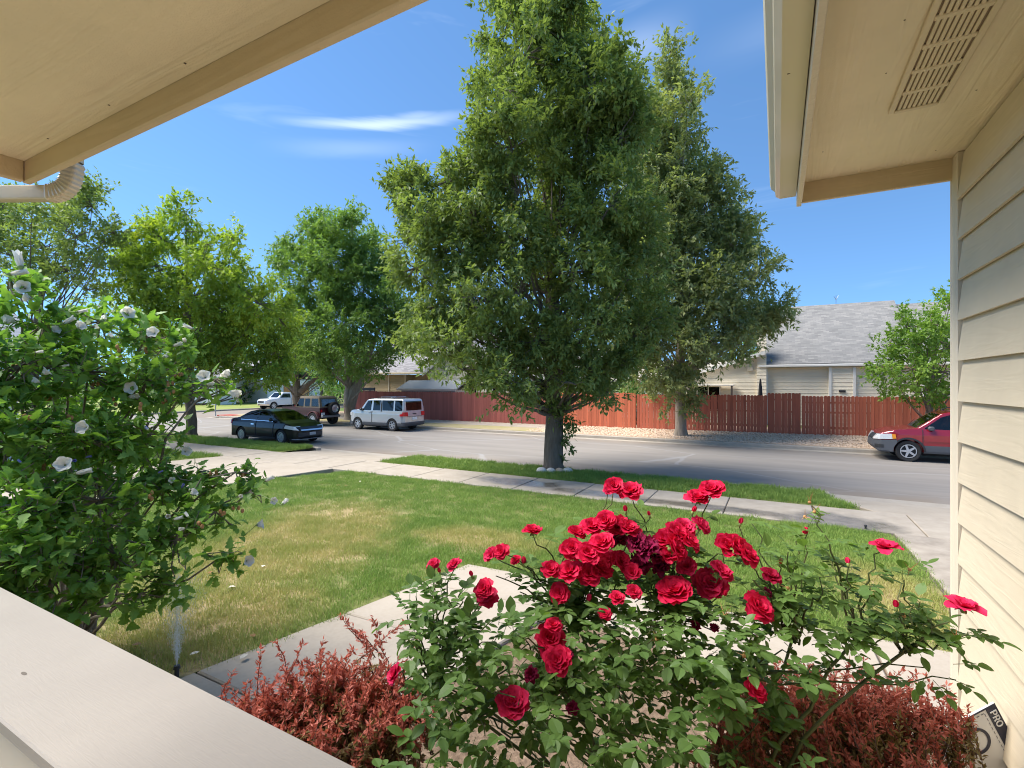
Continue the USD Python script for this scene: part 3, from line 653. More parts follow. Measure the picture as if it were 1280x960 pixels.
fence('bright orange-red board fence behind the two street trees', -11.72, -6.6, lambda x: 26.12, lambda x: 2.10 + 0.04 * math.sin((x + 11) * 0.6), orange, lambda x, r: r.uniform(0.003, 0.012), 2)
fence('red-brown picket fence with light showing through its gaps', -6.58, -0.45, lambda x: 26.15 + 0.05 * (x + 6.6), lambda x: 2.07, brown, lambda x, r: r.choice([0.004, 0.007, 0.016]), 3)
fence('short taller gate-like fence panel before the grey shingled house', -0.42, 0.95, lambda x: 26.46, lambda x: 2.17, [brown[0], brown[1]], lambda x, r: 0.003, 4)
fence('red-brown dog-eared fence behind the red car and its small tree', 0.98, 9.5, lambda x: 26.5 + 0.16 * (x - 1), lambda x: 2.05, brown, lambda x, r: r.choice([0.004, 0.007, 0.015]), 5)

# ------------------------------------------------------------------ houses beyond the fence
def lapmat(name, col, expo=0.2):
    """Far lap siding: the courses are too fine to build at this distance, the shade line is relief."""
    if name in mats: return mats[name]
    c = np.array(col)
    N = {'g': ('geometry', {}), 's': ('separate_xyz', {}), 'm': ('math', {'math_type': 'divide', 'value2': expo}), 'f': ('math', {'math_type': 'fraction'}),
         'b': ('bump', {'strength': 1.0, 'distance': 0.03, 'invert': True}), 'n': ('noise_texture', {'scale': 0.8, 'detail': 4.0}), 'r': ('rgb_ramp', {'ramp': [(0.3, tuple(c * 0.93)), (0.7, tuple(c * 1.04))]}),
         'p': ('principled_bsdf', {'roughness': 0.7, 'specular_ior_level': 0.3})}
    L = [('g.position', 's.vector'), ('s.z', 'm.value1'), ('m.value', 'f.value1'), ('f.value', 'b.height'), ('b.normal', 'p.normal'), ('g.position', 'n.vector'), ('n.fac', 'r.fac'), ('r.color', 'p.base_color')]
    mats[name] = usdkit.material(stage, LK + name, N, L, surface='p.BSDF')
    return mats[name]

def boards(x0, x1, y, z0, z1, expo=0.2, out=-1):
    """A wall of lap boards facing the road, as one mesh of leaning courses."""
    ms = []
    z = z0
    while z < z1 - 0.01:
        t = min(z + expo, z1)
        v = np.array([[x0, y + out * 0.022, z], [x1, y + out * 0.022, z], [x1, y + out * 0.003, t], [x0, y + out * 0.003, t], [x0, y + 0.1, z], [x1, y + 0.1, z], [x1, y + 0.1, t], [x0, y + 0.1, t]])
        f = np.array([[0, 1, 2, 3], [4, 7, 6, 5], [0, 4, 5, 1], [0, 3, 7, 4], [1, 5, 6, 2]])
        ms.append((v, f)); z = t
    return ms

def shingles(name, stops, w=0.3, h=0.14):
    if name in mats: return mats[name]
    N = {'g': ('geometry', {}), 's': ('separate_xyz', {}), 'hz': ('math', {'math_type': 'multiply', 'value2': 1.65}), 'c': ('combine_xyz', {}),
         'bt': ('brick_texture', {'scale': 1.0, 'brick_width': w, 'row_height': h, 'mortar_size': 0.006, 'color1': (0, 0, 0), 'color2': (1, 1, 1), 'mortar': (0.0, 0.0, 0.0), 'bias': 0.0}),
         'sp': ('separate_color', {}), 'n': ('noise_texture', {'scale': 0.7, 'detail': 4.0}), 'mf': ('mix_float', {'fac': 0.35}), 'r': ('rgb_ramp', {'ramp': stops}),
         'b': ('bump', {'strength': 0.6, 'distance': 0.02}), 'p': ('principled_bsdf', {'roughness': 0.9, 'specular_ior_level': 0.2})}
    L = [('g.position', 's.vector'), ('s.x', 'c.x'), ('s.z', 'hz.value1'), ('hz.value', 'c.y'), ('c.vector', 'bt.vector'), ('bt.color', 'sp.color'), ('sp.r', 'mf.a'), ('g.position', 'n.vector'), ('n.fac', 'mf.b'),
         ('mf.result', 'r.fac'), ('r.color', 'p.base_color'), ('bt.fac', 'b.height'), ('b.normal', 'p.normal')]
    mats[name] = usdkit.material(stage, LK + name, N, L, surface='p.BSDF')
    return mats[name]
grey_sh = shingles('grey_shingle', [(0.1, (0.165, 0.160, 0.155)), (0.35, (0.20, 0.195, 0.188)), (0.6, (0.225, 0.218, 0.208)), (0.9, (0.275, 0.262, 0.247))])
mauve_sh = shingles('mauve_shingle', [(0.1, (0.20, 0.19, 0.20)), (0.5, (0.27, 0.26, 0.275)), (0.9, (0.33, 0.315, 0.33))])
tan_sh = shingles('tan_shingle', [(0.1, (0.30, 0.26, 0.22)), (0.5, (0.40, 0.36, 0.31)), (0.9, (0.47, 0.43, 0.37))])
blue_sh = shingles('slate_grey_shingle', [(0.1, (0.17, 0.18, 0.21)), (0.5, (0.24, 0.26, 0.30)), (0.9, (0.32, 0.34, 0.38))], 0.3, 0.16)
cream = lapmat('cream_siding', (0.80, 0.70, 0.54)); tan = lapmat('tan_siding', (0.52, 0.39, 0.235)); pink = lapmat('pinkish_siding', (0.60, 0.50, 0.44))
white_trim = plain('white_trim', (0.78, 0.74, 0.68), 0.5); wood_dark = plain('dark_timber', (0.07, 0.055, 0.045), 0.7)
pane = glassmat('window_pane', (0.35, 0.37, 0.38)); roomdark = plain('room_dark', (0.03, 0.03, 0.03), 0.9)

def prism(pts, y0, y1):
    """A polygon in the x-z plane carried from y0 to y1."""
    P = Polygon(pts); c = np.array(P.exterior.coords)[:-1]
    if not P.exterior.is_ccw: c = c[::-1]
    return m3.Manifold.extrude(m3.CrossSection([c]), y1 - y0).transform(np.array([[1, 0, 0, 0], [0, 0, -1, y1], [0, 1, 0, 0]], float))
def sprism(pts, x0, x1):
    """A polygon in the y-z plane carried from x0 to x1."""
    P = Polygon(pts); c = np.array(P.exterior.coords)[:-1]
    if not P.exterior.is_ccw: c = c[::-1]
    return m3.Manifold.extrude(m3.CrossSection([c]), x1 - x0).transform(np.array([[0, 0, 1, x0], [1, 0, 0, 0], [0, 1, 0, 0]], float))
def gable_x(x0, x1, ye, ze, yr, zr, th=0.14):
    """Two roof planes with their ridge along x."""
    yb = 2 * yr - ye
    return sprism([(ye, ze), (yr, zr), (yb, ze), (yb, ze + th), (yr, zr + th * 1.15), (ye, ze + th)], x0, x1)
def window(parent, x0, x1, y, z0, z1, mull=1, frame=None):
    fr = frame or white_trim
    w = part('window', join([bevbox(x0 - .06, x1 + .06, y - .05, y + .02, z1, z1 + .07), bevbox(x0 - .06, x1 + .06, y - .06, y + .02, z0 - .07, z0), bevbox(x0 - .06, x0, y - .05, y + .02, z0, z1), bevbox(x1, x1 + .06, y - .05, y + .02, z0, z1)]
                             + [bevbox(x0 + (x1 - x0) * k / (mull + 1) - .03, x0 + (x1 - x0) * k / (mull + 1) + .03, y - .045, y + .02, z0, z1) for k in range(1, mull + 1)]), fr, parent)
    part('pane', quadbox(x0, x1, y - .02, y - .012, z0, z1), pane, w)
    part('blind', quadbox(x0, x1, y + .0, y + .004, z0, z1), roomdark, w)

hg = thing('house', 'cream sided house with big grey shingled gable roof behind the red-brown fence', 'house', (3, 34, 0.27))
part('roof', gable_x(-0.95, 6.35, 31.55, 3.60, 38.0, 7.62), grey_sh, hg)
part('roof', gable_x(6.36, 15.0, 31.56, 3.52, 38.0, 7.36), grey_sh, hg)
part('gutter', bevbox(-0.97, 15.0, 31.42, 31.545, 3.55, 3.68, 0.02), white_trim, hg)
part('soffit', quadbox(-0.9, 15.0, 31.56, 32.1, 3.50, 3.53), plain('far_soffit', (0.62, 0.52, 0.40), 0.7), hg)
for a, b, y in ((-0.55, 2.5, 31.80), (3.55, 14.8, 31.80)):
    part('wall', join(boards(a, b, y, 0.3, 3.5)), cream, hg)
part('chimney_chase', join(boards(2.5, 3.55, 31.62, 0.3, 3.5) + [quadbox(2.5, 3.55, 31.85, 32.4, 0.3, 3.5)]), cream, hg)
for x in (-0.62, 2.44, 3.52, 6.4):
    part('corner_trim', bevbox(x, x + 0.13, 31.56 if 2 < x < 4 else 31.735, 31.9, 0.3, 3.498), white_trim, hg)
part('wall_vent', bevbox(2.9, 3.2, 31.55, 31.597, 2.16, 2.27), roomdark, hg)
part('gable_wall', sprism([(32.15, 0.3), (43.8, 0.3), (43.8, 3.6), (38, 7.5), (32.15, 3.6)], -0.7, -0.56), cream, hg)
for xx in (0.1,):
    an = sight_y(1045, 38.0, 7.8)
    part('aerial', join([tube([an, an + [0, 0, 0.55]], 0.015, 5), tube([an + [0, 0, .25], an + [-.12, 0, .5]], 0.012, 4), tube([an + [0, 0, .25], an + [.14, 0, .52]], 0.012, 4)]), plain('aerial_metal', (0.3, 0.3, 0.31), 0.4, 0.8), hg)
# low wing with a sloping roof on its left
wing = part('wing_wall', join([prism([(-5.0, 0.3), (-0.7, 0.3), (-0.7, 4.25), (-5.0, 2.95)], 31.62, 31.9)] + [b for b in boards(-5.0, -0.7, 31.6, 0.3, 2.9)]), cream, hg)
part('wing_roof', prism([(-5.35, 2.86), (-0.62, 4.30), (-0.62, 4.46), (-5.35, 3.02)], 31.35, 37.5), tan_sh, hg)
part('wing_rake', prism([(-5.38, 2.82), (-0.60, 4.27), (-0.60, 4.49), (-5.38, 3.03)], 31.28, 31.345), white_trim, hg)
part('chimney', join(boards(-1.05, -0.56, 31.5, 0.3, 5.6) + [quadbox(-1.05, -0.57, 31.6, 32.5, 0.3, 5.6)]), cream, hg)
part('gable_vent', bevbox(-1.55, -1.25, 31.50, 31.57, 3.35, 3.6), plain('vent_tan', (0.58, 0.5, 0.38), 0.7), hg)
window(hg, -4.25, -3.05, 31.56, 1.1, 2.42, 1)
part('awning', bevbox(-4.9, -2.2, 30.6, 31.5, 2.50, 2.56), white_trim, hg)
for x in (-4.6, -2.3):
    part('awning_post', bevbox(x - .05, x + .05, 30.62, 30.72, 0.3, 2.5), wood_dark, hg)
# arbour beam, sun room and the tan roof behind
sr = thing('house', 'low white walled house with tan roof seen past the gravel verge tree', 'house', (-8.5, 35, 0.27))
part('wall', join(boards(-10.6, -5.1, 33.4, 0.3, 2.75)), lapmat('white_siding', (0.76, 0.73, 0.68)), sr)
part('roof', gable_x(-11.0, 0.5, 33.0, 2.75, 38.5, 4.15), tan_sh, sr)
window(sr, -6.5, -5.6, 33.36, 1.2, 2.4, 1)
window(sr, -9.6, -8.3, 33.36, 1.2, 2.4, 1)
ab = thing('arbour', 'dark timber arbour corner left of the cream wing', 'arbour', (-5.4, 29.5, 0.27))
part('beam', bevbox(-6.1, -4.55, 29.4, 29.55, 2.62, 2.80), wood_dark, ab); part('post', bevbox(-5.95, -5.8, 29.42, 29.54, 0.27, 2.62), wood_dark, ab); part('post', bevbox(-4.9, -4.75, 29.42, 29.54, 0.27, 2.62), wood_dark, ab)
um = thing('patio_umbrella', 'closed black patio umbrella standing before the cream house corner', 'umbrella', sight_y(950.5, 29.6, 0.27))
ub = sight_y(950.5, 29.6, 0.27)
part('pole', tube([ub, ub + [0, 0, 2.6]], 0.02, 8), plain('umbrella_pole', (0.08, 0.08, 0.08), 0.4), um)
part('canopy', tube([ub + [0, 0, z] for z in (1.1, 1.3, 1.9, 2.5, 2.62)], [0.10, 0.13, 0.10, 0.05, 0.01], 10), plain('black_canvas', (0.02, 0.02, 0.024), 0.8), um, smooth=True)

tn = thing('house', 'tan sided house with mauve-grey roof behind the maroon fence', 'house', (-27, 33, 0.27))
part('roof', gable_x(-31.6, -19.0, 30.55, 3.42, 36.5, 7.4), mauve_sh, tn)
part('gutter', bevbox(-31.65, -23.6, 30.42, 30.545, 3.36, 3.52, 0.02), plain('tan_trim', (0.62, 0.52, 0.38), 0.5), tn)
part('wall', join(boards(-31.2, -26.5, 31.0, 0.3, 3.36)), tan, tn); part('wall', join(boards(-26.5, -19.2, 31.9, 0.3, 3.36)), tan, tn)
part('side_wall', quadbox(-26.62, -26.5, 31.05, 31.9, 0.3, 3.36), tan, tn)
for x in (-31.3, -28.35, -26.6): part('corner_trim', bevbox(x, x + 0.14, 30.92, 31.03, 0.3, 3.36), plain('tan_trim', (0.62, 0.52, 0.38), 0.5), tn)
part('gable_wall', prism([(-23.5, 0.3), (-16.6, 0.3), (-16.6, 3.5), (-20.05, 5.9), (-23.5, 3.5)], 30.3, 30.6), cream, tn)
part('gable_roof', join([prism([(-23.9, 3.3), (-20.05, 6.0), (-20.05, 6.16), (-24.0, 3.42)], 30.0, 36.0), prism([(-20.05, 6.0), (-16.2, 3.3), (-16.1, 3.42), (-20.05, 6.16)], 30.0, 36.0)]), mauve_sh, tn)
part('gable_rake', join([prism([(-24.0, 3.2), (-20.05, 5.95), (-20.05, 6.2), (-24.05, 3.44)], 29.93, 29.995), prism([(-20.05, 5.95), (-16.1, 3.2), (-16.05, 3.44), (-20.05, 6.2)], 29.93, 29.995)]), white_trim, tn)
window(tn, -20.9, -19.3, 30.28, 1.3, 2.9, 1)
window(tn, -18.4, -17.4, 30.28, 1.3, 2.6, 1)
sh = thing('garden_shed', 'small pinkish shed with a low grey roof just over the maroon fence', 'shed', (-21.6, 28.4, 0.27))
part('wall', join(boards(-24.0, -19.3, 27.6, 0.3, 2.22) + [quadbox(-24.0, -19.3, 27.7, 29.6, 0.3, 2.2)]), pink, sh)
part('roof', gable_x(-24.25, -19.05, 27.4, 2.2, 28.7, 2.78, 0.08), plain('shed_roof_grey', (0.36, 0.36, 0.35), 0.85), sh)
part('fascia', bevbox(-24.26, -19.04, 27.33, 27.395, 2.14, 2.28, 0.01), pink, sh)
ps = thing('privacy_screen', 'dark grey slatted screen rising above the maroon fence', 'screen', (-26.5, 26.6, 0.27))
for k in range(5): part('slat', bevbox(-27.3, -25.6, 26.5, 26.53, 1.3 + k * 0.21, 1.49 + k * 0.21), plain('screen_grey', (0.06, 0.065, 0.075), 0.6), ps)
for x in (-27.25, -26.1, -25.65): part('post', bevbox(x, x + .07, 26.535, 26.6, 0.27, 2.35), plain('screen_grey', (0.06, 0.065, 0.075), 0.6), ps)
gh = thing('house', 'grey gabled house showing through the big shade tree above the fence', 'house', (-14.4, 33, 0.27))
part('wall', join(boards(-15.9, -11.4, 32.5, 0.3, 2.9)), lapmat('white_siding', (0.76, 0.73, 0.68)), gh)
part('roof', gable_x(-16.1, -11.2, 32.0, 2.85, 36, 5.2), grey_sh, gh)
window(gh, -15.1, -13.2, 32.46, 0.9, 2.5, 1, plain('dark_frame', (0.08, 0.08, 0.09), 0.5))
# neighbour on the left behind the flowering shrub
nb = thing('house', 'neighbour house with slate grey roof half hidden behind the white flowering shrub', 'house', (-22, 4, 0.3))
part('wall', quadbox(-27, -17.5, 0.2, 5.2, 0.3, 3.0), lapmat('white_siding', (0.76, 0.73, 0.68)), nb)
part('roof', join([prism([(-27.6, 3.0), (-22.2, 5.4), (-22.2, 5.56), (-27.6, 3.14)], -0.6, 6.0), prism([(-22.2, 5.4), (-16.9, 3.0), (-16.9, 3.14), (-22.2, 5.56)], -0.6, 6.0)]), blue_sh, nb)
part('garage_door', bevbox(-17.49, -17.44, 1.0, 4.4, 0.35, 2.5), white_trim, nb)
window(nb, -25.0, -23.6, 5.22, 1.2, 2.4, 1)
# far across the side road
fh = thing('house', 'white house walls with an orange garage door beyond the far lawn', 'house', (-62, 40, 0.15))
def far_pt(px, d, z): 
    p = sight(px, 480, d); p[2] = z; return p
part('wall', quadbox(-66, -58.4, 34.5, 37.0, 0.1, 3.1), white_trim, fh)
part('wall', quadbox(-66, -58.4, 41.2, 50.0, 0.1, 3.2), white_trim, fh)
part('roof', join([sprism([(33.9, 3.05), (42.5, 5.6), (51, 3.2), (51, 3.35), (42.5, 5.8), (33.9, 3.2)], -67, -57.8)]), mauve_sh, fh)
part('garage_door', bevbox(-58.4, -58.3, 43.6, 47.6, 0.15, 2.4), plain('orange_timber', (0.62, 0.25, 0.06), 0.6), fh)
of = thing('board_fence', 'short orange timber fence with a peaked gate beyond the parked off-road car', 'fence', (-40, 49, 0.2))
for k, x in enumerate(np.arange(-42.0, -35.0, 0.34)):
    part('picket', picket(x, x + 0.33, 49.0, 0.15, 2.15 + (0.75 * max(0, 1 - abs(x + 38.2) / 1.2))), plain('orange_timber', (0.62, 0.25, 0.06), 0.6), of)

# ------------------------------------------------------------------ leaves
TEMPL = {
    'diamond': (np.array([[0, 0, 0], [.45, .5, .10], [1, 0, -.10], [.45, -.5, .10]], float), np.array([[0, 2, 1], [0, 3, 2]])),
    'oval': (np.array([[0, 0, 0], [.28, .42, .10], [.66, .40, .07], [1, 0, -.10], [.66, -.40, .07], [.28, -.42, .10], [.5, 0, 0]], float),
             np.array([[0, 6, 1], [1, 6, 2], [2, 6, 3], [0, 5, 6], [5, 4, 6], [4, 3, 6]])),
    'lobed': (np.array([[0, 0, 0], [.05, .30, .05], [.20, .50, .08], [.38, .30, .06], [.46, .46, .07], [.62, .24, .03], [.72, .26, .03], [1, 0, -.12], [.72, -.26, .03], [.62, -.24, .03], [.46, -.46, .07], [.38, -.30, .06], [.20, -.50, .08], [.05, -.30, .05], [.45, 0, 0]], float),
              np.array([[0, 14, 1], [1, 14, 2], [2, 14, 3], [3, 14, 4], [4, 14, 5], [5, 14, 6], [6, 14, 7], [7, 14, 8], [8, 14, 9], [9, 14, 10], [10, 14, 11], [11, 14, 12], [12, 14, 13], [13, 14, 0]])),
    'rose': (np.array([[0, 0, 0], [.16, .27, .06], [.40, .42, .09], [.66, .36, .05], [.86, .18, .0], [1, 0, -.10], [.86, -.18, .0], [.66, -.36, .05], [.40, -.42, .09], [.16, -.27, .06], [.33, 0, 0], [.7, 0, -.02]], float),
             np.array([[0, 10, 1], [1, 10, 2], [2, 10, 11], [2, 11, 3], [3, 11, 4], [4, 11, 5], [0, 9, 10], [9, 8, 10], [8, 11, 10], [8, 7, 11], [7, 6, 11], [6, 5, 11]])),
}
def unit(v): return v / (np.linalg.norm(v, axis=-1, keepdims=True) + 1e-12)
def leaves(P, D, L, W, rng, shape='diamond', up=0.6):
    """One mesh of leaves: base points, directions, lengths and widths."""
    T, F = TEMPL[shape]
    n = len(P)
    D = unit(D)
    N = rng.normal(size=(n, 3)) * (1 - up) + np.array([0, 0, up * 1.6])
    N = unit(N - D * (N * D).sum(1, keepdims=True)); S = np.cross(N, D)
    L, W = np.broadcast_to(L, (n,)), np.broadcast_to(W, (n,))
    curl = rng.uniform(0.3, 1.8, n)
    V = P[:, None] + T[None, :, :1] * (D * L[:, None])[:, None] + T[None, :, 1:2] * (S * W[:, None])[:, None] + T[None, :, 2:] * (N * (W * curl)[:, None])[:, None]
    return V.reshape(-1, 3), (np.arange(n)[:, None, None] * len(T) + F[None]).reshape(-1, 3)

bark_grey = mottled('bark_grey_brown', [(0.25, (0.085, 0.066, 0.05)), (0.5, (0.17, 0.135, 0.105)), (0.75, (0.27, 0.225, 0.18))], scale=5, stretch=(3, 3, 0.5), rough=0.95, bump=1.0, bscale=9, bstretch=(3, 3, 0.45), bdist=0.05, fine=0.4)
bark_pale = mottled('bark_pale', [(0.25, (0.16, 0.125, 0.095)), (0.5, (0.30, 0.25, 0.20)), (0.75, (0.42, 0.36, 0.30))], scale=4, stretch=(3, 3, 0.6), rough=0.95, bump=0.8, bscale=8, bstretch=(3, 3, 0.5), bdist=0.05, fine=0.4)

def tree(name, label, base, r0, depth, lobes, leaf, bark, seed, ll=0.13, lw=0.065, per=16, dens=1.0, top=None, group=None, fork=None, tw=0.5, clump=0.42, back=0.6, extra=None, gap=0.0, lean=None):
    """Tapered trunk, limbs to every lobe of the crown, and leaves set in clumps along twigs. Lobes: (px, py, rx, ry[, nearer/farther]) sized at the tree's real distance."""
    rng = np.random.default_rng(seed)
    t = thing(name, label, 'tree', base, group=group)
    base = np.asarray(base, float)
    s = depth / FPX
    cxs = np.array([l[0] for l in lobes], float); half = max(1.0, (cxs.max() - cxs.min()) / 2 + 40)
    L = []
    for l in lobes:
        rx, ry = l[2] * s, l[3] * s
        dx = (l[0] - (cxs.max() + cxs.min()) / 2) / half
        room = half * s * math.sqrt(max(0.05, 1 - dx * dx)) * 0.75
        if len(l) > 4: L.append((sight(l[0], l[1], depth + l[4]), rx, ry, 1.0)); continue
        d1 = -room * rng.uniform(0.15, 0.75)
        L.append((sight(480 * 0 + l[0], l[1], depth + d1) * [1, 1, 0] + [0, 0, sight(l[0], l[1], depth)[2]], rx, ry, 1.0))
        L[-1] = (sight(l[0], l[1], depth + d1), rx * (depth + d1) / depth, ry * (depth + d1) / depth, 1.0)
        d2 = room * rng.uniform(0.1, 0.8)
        L.append((sight(l[0], l[1], depth + d2), rx, ry, back))
    zs = np.array([c[2] for c, *_ in L])
    topz = top if top is not None else np.percentile(zs, 90)
    ln = np.asarray(lean if lean is not None else (0, 0), float)
    n = 14
    tz = np.linspace(0, 1, n)
    wob = np.cumsum(rng.normal(0, 0.035, (n, 2)), axis=0) * (tz[:, None] > 0.15)
    tp = np.column_stack([base[0] + wob[:, 0] + ln[0] * tz, base[1] + wob[:, 1] + ln[1] * tz, base[2] - 0.05 + tz * (topz - base[2])])
    tr = r0 * (1 - tz) ** 0.75 * 0.92 + 0.03
    tr[0] *= 1.35; tr = np.maximum(tr, 0.02)
    # flare at the root
    tp = np.insert(tp, 1, tp[0] * 0.72 + tp[1] * 0.28, axis=0); tr = np.insert(tr, 1, r0 * 1.03)
    v, f = tube(tp, tr, 14)
    nz = meshkit.fbm(v * np.array([5, 5, 1.2]), 3, seed) - 0.5
    ax = np.column_stack([np.interp(v[:, 2], tp[:, 2], tp[:, 0]), np.interp(v[:, 2], tp[:, 2], tp[:, 1])])
    v[:, :2] += (v[:, :2] - ax) * nz[:, None] * 0.55
    limbs, P, D, S = [], [], [], []
    for C, rx, ry, k in L:
        h = np.clip((C[2] - base[2]) * rng.uniform(0.45, 0.75) - 0.3, (topz - base[2]) * 0.16, (topz - base[2]) * 0.95)
        a = np.array([np.interp(base[2] + h, tp[:, 2], tp[:, 0]), np.interp(base[2] + h, tp[:, 2], tp[:, 1]), base[2] + h])
        ra = np.interp(a[2], tp[:, 2], tr) * 0.45
        dist = np.linalg.norm(C - a)
        if dist > 0.4:
            mid = (a + C) / 2 + np.array([0, 0, -0.10 * dist]) + rng.normal(0, 0.06 * dist, 3)
            lp = curve(a, C, n=7, mid=mid); limbs.append(tube(lp, np.linspace(max(ra * 0.5, 0.02), 0.010, 7), 6))
        vol = 4.2 * (rx * rx * ry) ** (1 / 3.0)
        m = int(max(3, dens * k * 7.0 * (rx * ry * math.pi) / 1.2))            # clumps in this lobe
        u = unit(rng.normal(size=(m, 3))); u[:, 2] = u[:, 2] * 0.9 + 0.05
        rr = rng.uniform(0.25, 1.0, (m, 1)) ** 0.5
        cc = C + u * rr * np.array([rx, rx, ry])
        if gap: cc = cc[meshkit.noise(cc * 0.8, seed) > gap]; 
        for c in cc[:: max(1, len(cc) // 7)]:
            limbs.append(tube(curve(C, c, n=4, wob=0.05, rng=rng), np.linspace(0.022, 0.007, 4), 4, cap=False))
        cr = clump * rng.uniform(0.7, 1.3, len(cc))
        tn = 9
        for c, r in zip(cc, cr):
            d = unit(rng.normal(size=(tn, 3)) * 0.9 + unit(c - C) * 0.6 + [0, 0, 0.1])
            st = c + rng.normal(0, r * 0.35, (tn, 3))
            tt = rng.uniform(0, 1, (tn, per))
            q = st[:, None] + d[:, None] * (tt * tw * rng.uniform(0.6, 1.3, (tn, 1)))[..., None] + rng.normal(0, 0.03, (tn, per, 3))
            dd = d[:, None] * 0.7 + rng.normal(0, 0.6, (tn, per, 3)) + [0, 0, -0.25]
            P.append(q.reshape(-1, 3)); D.append(dd.reshape(-1, 3))
    P, D = np.vstack(P), np.vstack(D)
    sz = rng.uniform(0.65, 1.2, len(P))
    part('trunk', (v, f), bark, t, smooth=50)
    if fork is not None: limbs += [tube(curve(f_[0], f_[1], n=8, wob=0.03, rng=rng), np.linspace(f_[2], f_[3], 8), 10) for f_ in fork]
    part('limb', join(limbs), bark, t, kind='stuff')
    part('crown', leaves(P, D, ll * sz, lw * sz, rng), leaf, t, kind='stuff')
    print(name, len(P), 'leaves')
    return t

oak = leafmat('oak_leaf', [(0.12, (0.136, 0.179, 0.066)), (0.4, (0.251, 0.307, 0.106)), (0.62, (0.392, 0.410, 0.139)), (0.85, (0.661, 0.537, 0.218))], trans=0.42, clump=0.6, cscale=1.1)
oak2 = leafmat('grey_oak_leaf', [(0.12, (0.170, 0.202, 0.099)), (0.4, (0.321, 0.346, 0.160)), (0.62, (0.512, 0.477, 0.225)), (0.85, (0.834, 0.654, 0.323))], trans=0.4, clump=0.6, cscale=0.8)
ash = leafmat('ash_leaf', [(0.15, (0.140, 0.229, 0.070)), (0.5, (0.296, 0.404, 0.112)), (0.85, (0.523, 0.580, 0.172))], trans=0.42, clump=0.5, cscale=0.7)
yel = leafmat('yellowing_leaf', [(0.15, (0.168, 0.246, 0.049)), (0.4, (0.307, 0.398, 0.071)), (0.62, (0.642, 0.635, 0.077)), (0.85, (0.880, 0.860, 0.113))], trans=0.42, clump=0.68, cscale=0.45)
olive = leafmat('olive_leaf', [(0.15, (0.175, 0.233, 0.088)), (0.5, (0.353, 0.417, 0.140)), (0.85, (0.686, 0.691, 0.232))], trans=0.4, clump=0.5, cscale=0.6)
lime = leafmat('lime_leaf', [(0.15, (0.128, 0.232, 0.052)), (0.45, (0.289, 0.410, 0.075)), (0.7, (0.653, 0.707, 0.118)), (0.9, (0.850, 0.850, 0.186))], trans=0.42, clump=0.55, cscale=1.1)
darkleaf = leafmat('shade_leaf', [(0.15, (0.067, 0.160, 0.047)), (0.5, (0.136, 0.277, 0.071)), (0.85, (0.270, 0.440, 0.113))], trans=0.35, clump=0.5, cscale=0.6)
bluegr = leafmat('spruce_needle', [(0.15, (0.047, 0.088, 0.074)), (0.5, (0.095, 0.155, 0.135)), (0.85, (0.176, 0.250, 0.223))], trans=0.2, clump=0.4)

mb = sight(692, 589, 13.9); mb[2] = 0.16
main_lobes = [(655, 70, 62, 52), (715, 55, 52, 48), (690, 12, 48, 40), (640, 22, 40, 36), (625, 120, 42, 52), (690, 130, 62, 56), (745, 110, 44, 60), (640, 185, 48, 42), (720, 190, 60, 52), (775, 170, 36, 48),
              (600, 215, 34, 30), (560, 225, 34, 36), (512, 240, 26, 30), (530, 275, 40, 34), (505, 300, 22, 26), (590, 265, 36, 32), (650, 240, 44, 40), (575, 315, 48, 36), (520, 335, 30, 30), (635, 300, 46, 38),
              (700, 265, 56, 48), (765, 255, 48, 50), (800, 290, 36, 46), (590, 370, 50, 36), (540, 385, 30, 28), (650, 365, 50, 44), (720, 340, 58, 48), (785, 350, 48, 46), (560, 425, 40, 30), (610, 425, 46, 34),
              (670, 425, 42, 34), (735, 410, 52, 44), (795, 415, 40, 38), (775, 100, 30, 42), (785, 145, 32, 40), (530, 425, 30, 26), (760, 490, 30, 14), (580, 462, 34, 22), (625, 470, 44, 24), (650, 492, 26, 14), (735, 458, 44, 26), (785, 455, 34, 22), (712, 478, 24, 16)]
tree('street_tree', 'tallest street tree with white stones round its trunk, this side of the road', mb, 0.27, 13.9, main_lobes, oak, bark_grey, 21, ll=0.15, lw=0.068, per=15, dens=2.0, top=10.4, tw=0.42, clump=0.32, back=0.5, gap=0.34)
# shoots that sprout from its trunk
rs = np.random.default_rng(5)
sp, sd = [], []
for px, py, r, n_ in ((700, 512, .30, 260), (712, 532, .24, 170), (690, 500, .26, 160), (706, 552, .14, 70), (714, 562, .09, 30), (704, 573, .08, 26), (672, 490, .18, 80)):
    c = sight(px, py, 13.75); sp.append(c + rs.normal(0, r * 0.55, (n_, 3))); sd.append(rs.normal(size=(n_, 3)) + [0, 0, -0.5])
sp, sd = np.vstack(sp), np.vstack(sd)
part('shoot', leaves(sp, sd, rs.uniform(.10, .19, len(sp)), rs.uniform(.05, .085, len(sp)), rs), oak, '/World/street_tree', kind='stuff')
dead = leafmat('dead_leaf', [(0.2, (0.270, 0.149, 0.061)), (0.8, (0.486, 0.311, 0.149))], trans=0.25)
dp = np.vstack([sight(608, 272, 13.0) + rs.normal(0, 1, (120, 3)) * [.16, .16, .28], sight(632, 250, 13.0) + rs.normal(0, 1, (60, 3)) * [.18, .18, .14], sight(590, 448, 12.6) + rs.normal(0, 1, (40, 3)) * .18])
part('dead_foliage', leaves(dp, rs.normal(size=(len(dp), 3)) + [0, 0, -.8], 0.13, 0.05, rs), dead, '/World/street_tree', kind='stuff')

